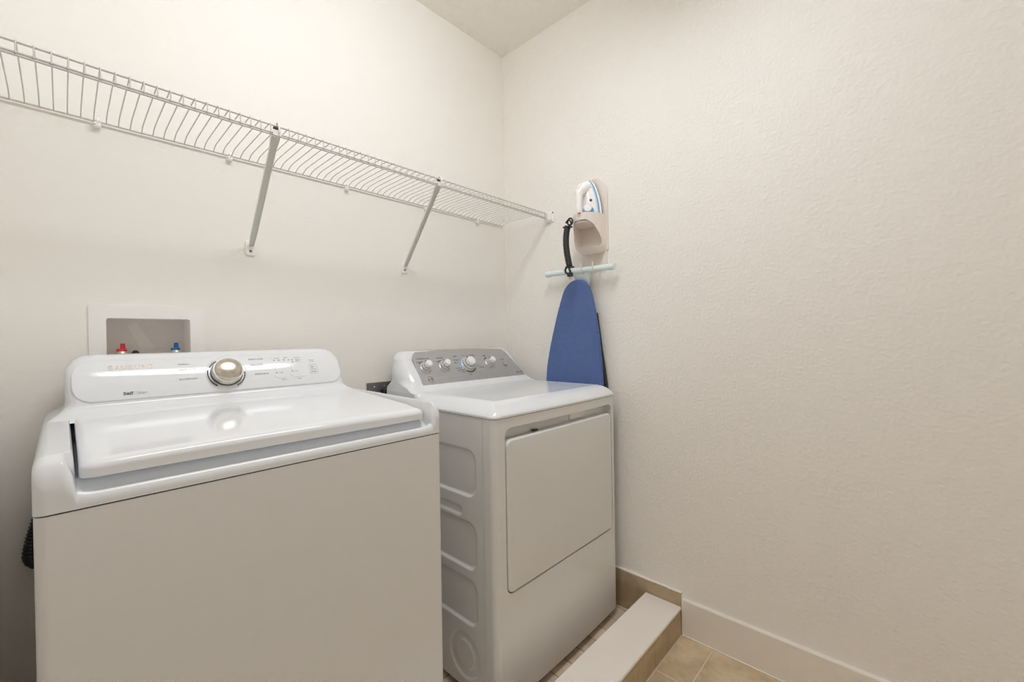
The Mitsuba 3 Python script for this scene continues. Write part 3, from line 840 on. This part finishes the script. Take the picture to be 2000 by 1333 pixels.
# round badge with monogram, small dot and line lower right
yb_, ny_, nz_ = [float(v) for v in dprint(np.array(0.950))]
bo = np.array([-0.609, yb_, 0.9485])
put('dryer__badge', orient(lathe([(0.0135, -0.0005), (0.0138, 0.001), (0.0118, 0.0016), (0.0, 0.0017)], 40), bo, n_), M_CHROME, smooth=40, label='round metal emblem')
gm = meshkit.text_mesh('GE', 0.0105, 0.0006, bold=True)
gm.apply_translation((-gm.bounds[:, 0].mean(), -gm.bounds[:, 1].mean(), 0.0016))
put('dryer__badge__monogram', orient(cat(gm, prism(Point(0, 0).buffer(0.0122, 12).difference(Point(0, 0).buffer(0.0104, 12)), 0.0014, 0.0022)), bo, n_), M_DARKPRINT, smooth=False, label='dark monogram in a ring')
lo = np.array([-0.130, float(dprint(np.array(0.945))[0]), 0.945])
put('dryer__indicator_dot', orient(prism(Point(0, 0).buffer(0.0030, 8), 0.0001, 0.0006), lo, n_), M_DARKPRINT, smooth=False)
put('dryer__printed_word', text_on('HE SENSOR', -0.124, 0.9435, 0.0036, dprint), M_PRINT, smooth=False)

# ------------------------------------------------------------------ wire shelf
SY, SZ, SZL, SX0, SX1 = -0.2900, 1.6745, 1.6510, RETURN_X + 0.003, -0.026
tag('wire_shelf', 'long white wire shelf fixed high on the back wall above the washer and dryer', 'shelf')
RW = 0.0014
wire = [(0, SY - 0.003, SZL - 0.002), (0, SY - 0.0035, SZ - 0.005), (0, SY - 0.002, SZ - 0.001), (0, SY + 0.003, SZ + 0.001)]
wire += [(0, y, SZ + 0.001) for y in (-0.24, -0.18, -0.13, -0.08)]
wire += [(0, -0.055, SZ + 0.0003), (0, -0.037, SZ - 0.002), (0, -0.022, SZ - 0.0075), (0, -0.012, SZ - 0.0105)]
wshape = mikit.ply(tube(wire, RW, 6), M_WIRE, smooth=60)
x = -0.0345
while x > SX0:
    place('wire_shelf__deck_wire', wshape, T().translate([x, 0, 0]))
    x -= 0.02285
def rod(y, z, r, x0=SX0, x1=SX1):
    return tube([(x0, y, z), ((x0 + x1) / 2, y, z), (x1, y, z)], r, 10)
put('wire_shelf__back_rod', rod(-0.0085, SZ - 0.0075, 0.0027), M_WIRE, smooth=60)
put('wire_shelf__front_rod', rod(SY + 0.0005, SZ - 0.0032, 0.0024), M_WIRE, smooth=60)
put('wire_shelf__lip_rod', rod(SY + 0.0005, SZL + 0.0005, 0.0026), M_WIRE, smooth=60)
put('wire_shelf__lip_rod', rod(SY + 0.0005, SZL - 0.0045, 0.0024), M_WIRE, smooth=60)
# braces
for xt, xb in ((-1.163, -1.150), (-0.632, -0.595)):
    A, B = np.array([xt, SY + 0.006, SZL - 0.006]), np.array([xb, -0.009, 1.402])
    dirv = (B - A) / np.linalg.norm(B - A)
    sx = np.array([1.0, 0, 0]); sx -= dirv * (sx @ dirv); sx /= np.linalg.norm(sx)
    nn = np.cross(dirv, sx)
    L = np.linalg.norm(B - A)
    # a channel section
    sec = np.array([(-0.0085, -0.004), (0.0085, -0.004), (0.0085, 0.003), (0.0066, 0.003), (0.0066, -0.0022), (-0.0066, -0.0022), (-0.0066, 0.003), (-0.0085, 0.003)])
    rings = []
    for s, k in ((0, 1.25), (0.04, 1.25), (0.09, 1.0), (0.5, 1.0), (0.9, 1.0), (1.0, 0.8)):
        c = A + dirv * L * s
        rings.append(c + k * sec[:, :1] * sx + sec[:, 1:] * nn)
    key = put('wire_shelf__brace', loft(rings), M_BRACE, smooth=30, label='slanting pale steel brace')
    hook = cat(tube(smooth_path([(xt + 0.004, SY + 0.004, SZL - 0.010), (xt + 0.004, SY - 0.0075, SZL - 0.004), (xt + 0.004, SY - 0.0085, SZ - 0.004), (xt + 0.004, SY - 0.002, SZ + 0.006), (xt + 0.004, SY + 0.008, SZ + 0.004)], 16), 0.0022, 8),
               bx(xt - 0.010, xt + 0.010, SY - 0.0075, SY - 0.0045, SZL - 0.007, SZL + 0.006))
    put(key + '__hook', hook, M_BRACE, smooth=40, label='hook around the front rods')
    put(key + '__hook_slot', bx(xt - 0.006, xt + 0.009, SY - 0.0008, SY + 0.006, SZ - 0.010, SZ - 0.0065), M_SEAM, smooth=False, label='dark gap in the hook')
    foot = rbox(-0.0140, 0.0140, -0.027, 0.020, 0, 0.0055, r=0.002, rv=0.007)
    put(key + '__foot', orient(foot, (xb - 0.001, -0.0005, 1.399), (0, -1, 0)), M_PLASTICW, smooth=40, label='white foot plate')
    put(key + '__screw', orient(lathe([(0.0042, 0), (0.004, 0.0014), (0.002, 0.0022), (0, 0.0023)], 14), (xb - 0.001, -0.006, 1.386), (0, -1, 0)), M_OUTLET, smooth=40, label='screw head')
# wall clips along the back rod
clip = cat(rbox(-0.007, 0.007, -0.0165, -0.0004, SZ - 0.022, SZ - 0.0105, r=0.002, rv=0.004), tube(smooth_path([(0, -0.002, SZ - 0.010), (0, -0.016, SZ - 0.011), (0, -0.0165, SZ - 0.004), (0, -0.010, SZ - 0.0025), (0, -0.003, SZ - 0.001)], 12), 0.003, 8))
cs = mikit.ply(clip, M_PLASTICW, smooth=50)
for x in (-1.490, -1.203, -0.836, -0.489, -0.197):
    place('wire_shelf__wall_clip', cs, T().translate([x, 0, 0]))
    put('wire_shelf__wall_clip_pin', orient(lathe([(0.0028, 0), (0.0026, 0.0014), (0, 0.002)], 12), (x - 0.004, -0.0165, SZ - 0.015), (0, -1, 0)), M_PLASTICW, smooth=40)
# end bracket on the right wall
eb = cat(rbox(-0.024, -0.0005, SY - 0.020, SY + 0.014, SZL - 0.012, SZ - 0.002, r=0.003, rv=0.004), rbox(-0.0055, -0.0005, SY - 0.028, SY + 0.020, SZL - 0.018, SZ + 0.008, r=0.002, rv=0.002))
put('wire_shelf__end_bracket', eb, M_PLASTICW, smooth=40, label='white end bracket on the right wall')
put('wire_shelf__end_bracket__slot', bx(-0.0295, -0.0245, SY - 0.0075, SY + 0.0075, SZL - 0.006, SZ - 0.004), M_BRACE, smooth=False, label='grey slot where the rods enter')
put('wire_shelf__end_bracket__screw', orient(lathe([(0.004, 0), (0.0035, 0.002), (0, 0.0025)], 14), (-0.0056, SY - 0.0235, SZ + 0.001), (-1, 0, 0)), M_OUTLET, smooth=40, label='screw head')

# ------------------------------------------------------------------ water outlet box
tag('outlet_box', 'white recessed water outlet box in the wall above the washer', 'outlet box')
fo = Polygon(rrect(-1.514, -1.274, 0.962, 1.2025, 0.004, 4), [rrect(-1.4815, -1.3075, 0.989, 1.1685, 0.006, 5)[::-1]])
fm = swap(prism(fo, -0.005, -0.0004), (0, 2, 1))
put('outlet_box__frame', fm, M_BOXW, smooth=False)
BD = 0.085
io = Polygon(rrect(-1.4845, -1.3045, 0.986, 1.1715, 0.006, 5), [rrect(-1.4815, -1.3075, 0.989, 1.1685, 0.006, 5)[::-1]])
rec = cat(swap(prism(io, -0.0004, BD), (0, 2, 1)), bx(-1.4845, -1.3045, BD, BD + 0.003, 0.986, 1.1715))
put('outlet_box__recess', rec, M_BOXW, smooth=False, label='white plastic recess')
st = prism(Polygon([(-0.009, 0.040), (0.012, 0.042), (0.016, -0.040), (-0.014, -0.038)]), 0, 0.0006)
st.apply_transform(trimesh.transformations.rotation_matrix(math.radians(26), (0, 0, 1)))
put('outlet_box__sticker', orient(st, (-1.408, BD - 0.0005, 1.118), (0, -1, 0)), M_STICKER, smooth=False, label='translucent strip of tape at the back')
for vx, mm, nm in ((-1.4475, M_RED, 'red'), (-1.3325, M_BLUE, 'blue')):
    key = put('outlet_box__valve', cat(lathe([(0.009, 0), (0.009, 0.050), (0.0135, 0.054), (0.0145, 0.068), (0.0128, 0.081), (0.0085, 0.0885), (0.0, 0.0905)], 24).apply_translation((vx - 0.003, 0.034, 0.992)), rbox(vx - 0.012, vx + 0.006, 0.036, 0.060, 1.045, 1.070, r=0.002)), M_BRASS, smooth=40, label='pale brass shut-off valve')
    lever = cat(loft([ring(rrect(-w_, w_, -0.004, 0.004, 0.0015, 3), z_) for w_, z_ in ((0.0062, 0.0), (0.0050, 0.009), (0.0045, 0.0160), (0.0036, 0.0172))]), rbox(-0.0125, 0.008, -0.008, 0.006, -0.005, 0.0025, r=0.0015, rv=0.004))
    put(key + '__lever', lever.apply_translation((vx + 0.0005, 0.052, 1.0850)), mm, smooth=40, label=nm + ' lever handle')
# washer drain hose: rises behind the washer into the box
tag('drain_hose', 'black corrugated drain hose bulging out behind the left side of the washer', 'hose')
hp = smooth_path([(-1.560, -0.030, 0.79), (-1.585, -0.030, 0.745), (-1.606, -0.030, 0.680), (-1.6165, -0.030, 0.628), (-1.614, -0.030, 0.603), (-1.601, -0.030, 0.594), (-1.585, -0.030, 0.605), (-1.570, -0.029, 0.66), (-1.520, -0.027, 0.80), (-1.450, -0.024, 0.92), (-1.424, -0.020, 0.972), (-1.421, 0.002, 1.02), (-1.421, 0.026, 1.058), (-1.422, 0.046, 1.076), (-1.424, 0.062, 1.064), (-1.424, 0.066, 1.02)], 420)
rad = 0.0128 + 0.0014 * np.sin(np.arange(420) * 2 * PI / 4.0)
rad[95:175] = 0.0128 + 0.0005 * np.sin(np.arange(80) * 2 * PI / 4.0)
rad[330:] = 0.0075
put('drain_hose', tube(hp, 0.0128, 14, radii=rad), M_BLACK, smooth=True)

# dryer outlet
tag('power_outlet', 'dark grey metal outlet plate on the back wall between washer and dryer', 'power outlet')
put('power_outlet__plate', orient(rbox(-0.058, 0.058, -0.058, 0.058, 0, 0.006, r=0.002, rv=0.004), (-0.712, -0.0003, 0.880), (0, -1, 0)), M_OUTLET, smooth=40)
for sx_ in (-0.028, 0.014):
    put('power_outlet__screw', orient(lathe([(0.0035, 0), (0.003, 0.0015), (0, 0.002)], 14), (-0.712 + sx_, -0.0063, 0.921), (0, -1, 0)), M_CHROME, smooth=40)
tag('dryer_plug', 'black dryer plug in the dark grey outlet between washer and dryer', 'plug')
put('dryer_plug', cat(rbox(-0.716, -0.679, -0.034, -0.0068, 0.862, 0.913, r=0.005, rv=0.008), tube(smooth_path([(-0.697, -0.026, 0.864), (-0.697, -0.028, 0.78), (-0.71, -0.022, 0.6), (-0.69, -0.022, 0.45)], 24), 0.007, 10)), M_BLACK, smooth=40)

# ------------------------------------------------------------------ iron holder
HY = -0.533
tag('iron_holder', 'cream plastic wall holder with an open basket, on the right wall', 'iron holder')
o = []
for a in np.linspace(-PI / 2, 0, 8):
    o.append((0.052 + 0.014 * math.cos(a), 1.468 + 0.014 * math.sin(a)))
for a in np.linspace(0, PI, 28):
    o.append((0.066 * math.cos(a), 1.690 + 0.085 * math.sin(a)))
for a in np.linspace(PI, 1.5 * PI, 8):
    o.append((-0.052 + 0.014 * math.cos(a), 1.468 + 0.014 * math.sin(a)))
o = np.array(o)
cc = np.array([0, 1.6])
rings = []
for xx, dd in ((-0.0003, 0.0), (-0.008, 0.0), (-0.012, 0.004)):
    q = cc + (o - cc) * (1 - dd / 0.1)
    rings.append(np.column_stack([np.full(len(q), xx), HY - q[:, 0], q[:, 1]]))
put('iron_holder__back_plate', loft(rings), M_HOLDER, smooth=40)
# basket: a D-shaped shell with an opening low in its front and sides
def dee(hw, dep, n=30):
    a = np.linspace(-PI / 2, PI / 2, n)
    p = [(-dep * max(0.0, math.cos(t)) ** 0.75 - 0.0, hw * math.sin(t)) for t in a]
    return np.array(p)
def dshell(grow):
    rings = []
    for z, k in ((1.452, 0.55), (1.456, 0.70), (1.464, 0.84), (1.476, 0.93), (1.50, 0.98), (1.55, 1.0), (1.603, 1.03)):
        p = dee(0.064 * (0.3 + 0.7 * k) - grow, 0.108 * k - grow)
        p = np.vstack([p, [(-0.002, p[-1, 1]), (-0.002, p[0, 1])]])
        zz = z + (grow if z < 1.5 else 0) + (0.01 if (grow and z > 1.6) else 0)
        rings.append(np.column_stack([p[:, 0] - 0.010, HY + p[:, 1], np.full(len(p), zz)]))
    return loft(rings)
outer, inner = man(dshell(0.0)), man(dshell(0.004))
# opening: seen from the front, an arch across the front and round to the side
mouth = Polygon([(-0.040, 1.487), (-0.060, 1.520), (-0.085, 1.553), (-0.110, 1.574), (-0.20, 1.580), (-0.20, 1.4665), (-0.090, 1.4665), (-0.055, 1.472)]).buffer(-0.005, 6).buffer(0.005, 6)
cutter = swap(prism(mouth, -0.75, -0.486), (0, 2, 1))
bk = outer - inner - man(cutter)
put('iron_holder__basket', unman(bk), M_HOLDER, smooth=35)
lp_ = dee(0.0585, 0.100)
put('iron_holder__ledge', loft([np.column_stack([lp_[:, 0] - 0.0125, HY + lp_[:, 1], np.full(len(lp_), z)]) for z in (1.5665, 1.5705)]), M_HOLDER, smooth=30, label='ledge inside the basket')
put('iron_holder__screw', orient(lathe([(0.004, 0), (0.0035, 0.002), (0, 0.0026)], 12), (-0.012, HY - 0.002, 1.478), (-1, 0, 0)), M_SEAM, smooth=40, label='dark screw inside the basket')
put('iron_holder__lower_plate', rbox(-0.009, -0.0004, -0.592, -0.476, 1.384, 1.4655, r=0.001, rv=0.001), M_HOLDER, smooth=40, label='flat hanger plate below the basket')
for hy in (-0.560, -0.503):
    put('iron_holder__hook', tube(smooth_path([(-0.008, hy, 1.385), (-0.045, hy, 1.368), (-0.060, hy, 1.372), (-0.066, hy, 1.392), (-0.066, hy, 1.410)], 16), 0.0028, 8), M_HOLDER, smooth=50, label='cream hook')

# ------------------------------------------------------------------ iron (nose up in the holder)
tag('steam_iron', 'white and blue steam iron standing nose up in the wall holder', 'iron')
def iron_outline(hw, z0, z1, n=26):
    """half-teardrop: pointed at the top"""
    t = np.linspace(0, 1, n)
    prof = hw * (1 - t ** 2.1) ** 0.78
    z = z0 + (z1 - z0) * t
    L = np.column_stack([prof, z])
    R = np.column_stack([-prof[::-1], z[::-1]])
    return np.vstack([L, R[1:]])
def iron_ring(x, hw, z0, z1):
    q = iron_outline(hw, z0, z1)
    return np.column_stack([np.full(len(q), x), HY - 0.003 - q[:, 0], q[:, 1]])
IX, IZ = -0.020, 1.572
put('steam_iron__soleplate', loft([iron_ring(IX, 0.049, IZ, 1.757), iron_ring(IX - 0.004, 0.050, IZ, 1.759)]), M_SOLE, smooth=40, label='dark soleplate against the wall')
put('steam_iron__skirt', loft([iron_ring(IX - 0.0042, 0.049, IZ, 1.757), iron_ring(IX - 0.017, 0.0485, IZ, 1.756), iron_ring(IX - 0.019, 0.047, IZ, 1.753)]), M_IRONW, smooth=40)
put('steam_iron__blue_band', loft([iron_ring(IX - 0.0192, 0.0478, IZ, 1.755), iron_ring(IX - 0.025, 0.0470, IZ, 1.753), iron_ring(IX - 0.0262, 0.0458, IZ, 1.751)]), M_IRONB, smooth=40, label='blue band around the body')
put('steam_iron__pale_band', loft([iron_ring(IX - 0.0264, 0.0462, IZ, 1.752), iron_ring(IX - 0.033, 0.0450, IZ, 1.749), iron_ring(IX - 0.0345, 0.0435, IZ, 1.746)]), M_IRONLB, smooth=40, label='pale blue band')
put('steam_iron__body', loft([iron_ring(IX - 0.0347, 0.0445, IZ, 1.748), iron_ring(IX - 0.046, 0.0415, IZ, 1.742), iron_ring(IX - 0.056, 0.035, IZ + 0.002, 1.733), iron_ring(IX - 0.062, 0.026, IZ + 0.006, 1.722), iron_ring(IX - 0.064, 0.014, IZ + 0.016, 1.70)]), M_IRONW, smooth=50)
hpth = smooth_path([(IX - 0.040, HY - 0.003, 1.722), (IX - 0.058, HY - 0.003, 1.715), (IX - 0.078, HY - 0.003, 1.703), (IX - 0.094, HY - 0.003, 1.690), (IX - 0.100, HY - 0.003, 1.66), (IX - 0.102, HY - 0.003, 1.63), (IX - 0.100, HY - 0.003, 1.605), (IX - 0.084, HY - 0.003, 1.588), (IX - 0.050, HY - 0.003, 1.586)], 48)
put('steam_iron__handle', tube(hpth, 0.016, 18, radii=np.interp(np.linspace(0, 1, 48), [0, 0.12, 0.28, 0.42, 0.6, 0.85, 1], [0.021, 0.021, 0.017, 0.0118, 0.0105, 0.0120, 0.014])), M_IRONW, smooth=60)
for k, (x_, z_) in enumerate(((IX - 0.086, 1.714), (IX - 0.098, 1.702))):
    put('steam_iron__button', orient(lathe([(0.0070, 0), (0.0070, 0.007), (0.005, 0.0095), (0, 0.010)], 18), (x_, HY - 0.003, z_), (-1, 0, 0.45)), M_IRONW, smooth=40)
put('steam_iron__handle_recess', orient(rbox(-0.014, 0.014, -0.040, 0.046, 0, 0.004, r=0.0015, rv=0.013), (IX - 0.060, HY - 0.013, 1.637), (-0.80, -0.60, 0.05)), M_KNOB, smooth=40, label='grey recess beside the handle')
put('steam_iron__dial_base', orient(lathe([(0.0240, 0), (0.0240, 0.006), (0.0215, 0.009), (0, 0.0092)], 32), (IX - 0.060, HY - 0.019, 1.611), (-0.80, -0.60, 0.05)), M_IRONB, smooth=40, label='blue dial surround')
put('steam_iron__dial', orient(lathe([(0.0165, 0.0), (0.0165, 0.014), (0.014, 0.017), (0, 0.0175)], 32), (IX - 0.064, HY - 0.019, 1.622), (-0.80, -0.60, 0.05)), M_IRONW, smooth=40, label='white temperature dial')
put('steam_iron__badge', orient(lathe([(0.0055, 0), (0.0055, 0.0025), (0.004, 0.004), (0, 0.0042)], 20), (IX - 0.055, HY - 0.029, 1.657), (-0.75, -0.62, 0.22)), M_BLACK, smooth=40, label='small dark oval window')
put('steam_iron__pilot_light', orient(rbox(-0.006, 0.006, -0.003, 0.003, 0, 0.003, r=0.001, rv=0.002), (IX - 0.107, HY - 0.008, 1.598), (-0.9, -0.4, 0.1)), M_RED, smooth=40, label='red pilot light')

# cord bundle
tag('cord_bundle', 'black power cord wound into a hanging bundle with a loop on top, below the iron', 'power cord')
CX_ = -0.128
cp = smooth_path([(CX_, -0.4845, 1.558), (CX_, -0.4755, 1.520), (CX_, -0.4745, 1.480), (CX_, -0.4795, 1.440), (CX_, -0.4900, 1.392)], 130)
rr_ = 0.0124 + 0.0009 * np.sin(np.arange(130) * 2 * PI / 4.6)
put('cord_bundle__winding', tube(cp, 0.011, 14, radii=rr_), M_BLACK, smooth=True)
lp = [(CX_, -0.4955 + 0.0125 * math.cos(a), 1.5735 + 0.0135 * math.sin(a)) for a in np.linspace(0, 2 * PI, 28, endpoint=False)]
put('cord_bundle__loop', tube(lp, 0.0036, 10, closed=True), M_BLACK, smooth=True)
lp2 = [(CX_ - 0.004, -0.4905 + 0.0120 * math.cos(a), 1.567 + 0.0120 * math.sin(a)) for a in np.linspace(0.2, PI + 0.2, 18)]
put('cord_bundle__loop', tube(lp2, 0.0034, 10), M_BLACK, smooth=True)
put('cord_bundle__strap', bx(CX_ - 0.012, CX_ + 0.012, -0.500, -0.468, 1.5505, 1.556), M_BLACK, smooth=False)
put('cord_bundle__strap', bx(CX_ - 0.012, CX_ + 0.012, -0.5055, -0.477, 1.386, 1.391), M_BLACK, smooth=False)
tail = [tube(smooth_path([(CX_ - 0.004, -0.482, 1.388), (CX_ - 0.008, -0.474, 1.376), (CX_ - 0.004, -0.478, 1.364), (CX_, -0.488, 1.362), (CX_, -0.492, 1.372)], 20), 0.0038, 8),
        tube(smooth_path([(CX_, -0.490, 1.388), (CX_ - 0.007, -0.496, 1.374), (CX_ - 0.002, -0.498, 1.362), (CX_, -0.492, 1.350)], 20), 0.0040, 8),
        rbox(CX_ - 0.010, CX_ + 0.008, -0.503, -0.482, 1.349, 1.366, r=0.003, rv=0.004)]
put('cord_bundle__tail', cat(*tail), M_BLACK, smooth=50)
for dy_ in (-0.0045, 0.0025):
    put('cord_bundle__plug_prong', bx(CX_ - 0.003, CX_ + 0.003, -0.4915 + dy_ - 0.001, -0.4915 + dy_ + 0.001, 1.336, 1.350), M_BRASS, smooth=False, label='brass plug prong')

# ------------------------------------------------------------------ ironing board
tag('ironing_board', 'ironing board with a blue fabric cover hanging on the right wall behind the dryer', 'ironing board')
bo_ = np.array([(-0.469, 1.348), (-0.443, 1.343), (-0.420, 1.330), (-0.405, 1.312), (-0.392, 1.282), (-0.362, 1.198), (-0.325, 1.072), (-0.303, 0.975), (-0.296, 0.906), (-0.292, 0.80), (-0.291, 0.60), (-0.293, 0.30), (-0.300, 0.24), (-0.330, 0.215),
                (-0.540, 0.205), (-0.575, 0.225), (-0.588, 0.27), (-0.592, 0.60), (-0.590, 0.80), (-0.587, 0.906), (-0.583, 0.977), (-0.570, 1.115), (-0.5545, 1.211), (-0.537, 1.290), (-0.527, 1.316), (-0.512, 1.335), (-0.492, 1.346)])
bl = LineString(np.vstack([bo_, bo_[:1]]))
bp = np.array([bl.interpolate(s, normalized=True).coords[0] for s in np.linspace(0, 1, 170, endpoint=False)])
for _ in range(2):
    bp = (np.roll(bp, 1, 0) + 2 * bp + np.roll(bp, -1, 0)) / 4
pg = Polygon(bp)
rings = []
cc = bp.mean(0)
for xx, dd in ((-0.032, 0.004), (-0.034, 0.0), (-0.048, 0.0), (-0.0505, 0.0012), (-0.0518, 0.004), (-0.052, 0.009)):
    q = bp
    if dd:
        tn = np.roll(bp, -1, 0) - np.roll(bp, 1, 0)
        nr = np.column_stack([tn[:, 1], -tn[:, 0]]); nr /= np.linalg.norm(nr, axis=1, keepdims=True)
        if ((bp - cc) * nr).sum() < 0:
            nr = -nr
        q = bp - nr * dd
    rings.append(np.column_stack([np.full(len(q), xx), q]))
put('ironing_board__cover', loft(rings), M_FABRIC, smooth=45, label='blue woven cover')
put('ironing_board__leg', cat(tube([(-0.021, -0.5455, 1.20), (-0.019, -0.565, 1.05), (-0.0165, -0.586, 0.90), (-0.0160, -0.575, 0.80), (-0.0150, -0.55, 0.60), (-0.014, -0.52, 0.25)], 0.0085, 10)), M_BLACK, smooth=50, label='black folded leg')
put('ironing_board__leg', tube([(-0.021, -0.440, 1.20), (-0.019, -0.420, 1.05), (-0.0165, -0.395, 0.89), (-0.0150, -0.36, 0.25)], 0.0085, 10), M_BLACK, smooth=50, label='black folded leg')
BZ0, BZ1 = 1.3865, 1.3800
put('ironing_board__foot_bar', tube([(-0.050, -0.3240, BZ0 - 0.0015), (-0.050, -0.49, (BZ0 + BZ1) / 2), (-0.050, -0.652, BZ1)], 0.0120, 18, radii=[0.0110, 0.0122, 0.0128]), M_FOOT, smooth=40, label='pale green-white foot bar')
for y_, z_, s_ in ((-0.321, BZ0 - 0.0015, 1), (-0.640, BZ1, -1)):
    put('ironing_board__foot_cap', tube([(-0.050, y_ - 0.010, z_), (-0.050, y_ - 0.007, z_), (-0.050, y_ + 0.012, z_), (-0.050, y_ + 0.014, z_)], 0.0132, 18, radii=[0.011, 0.0134, 0.0134, 0.0122]), M_FOOT, smooth=40, label='pale plastic end cap')
neck = Polygon([(-0.448, 1.372), (-0.455, 1.345), (-0.462, 1.325), (-0.515, 1.318), (-0.522, 1.335), (-0.532, 1.378), (-0.530, 1.386), (-0.452, 1.390)])
nm_ = swap(prism(neck, 0.036, 0.056), (2, 0, 1), (-1, 1, 1))
nm_.vertices[:, 0] = np.where(nm_.vertices[:, 2] < 1.35, np.where(nm_.vertices[:, 0] < -0.05, -0.0312, -0.024), nm_.vertices[:, 0])
put('ironing_board__neck', nm_, M_FOOT, smooth=30, label='pale plastic piece joining bar and board')
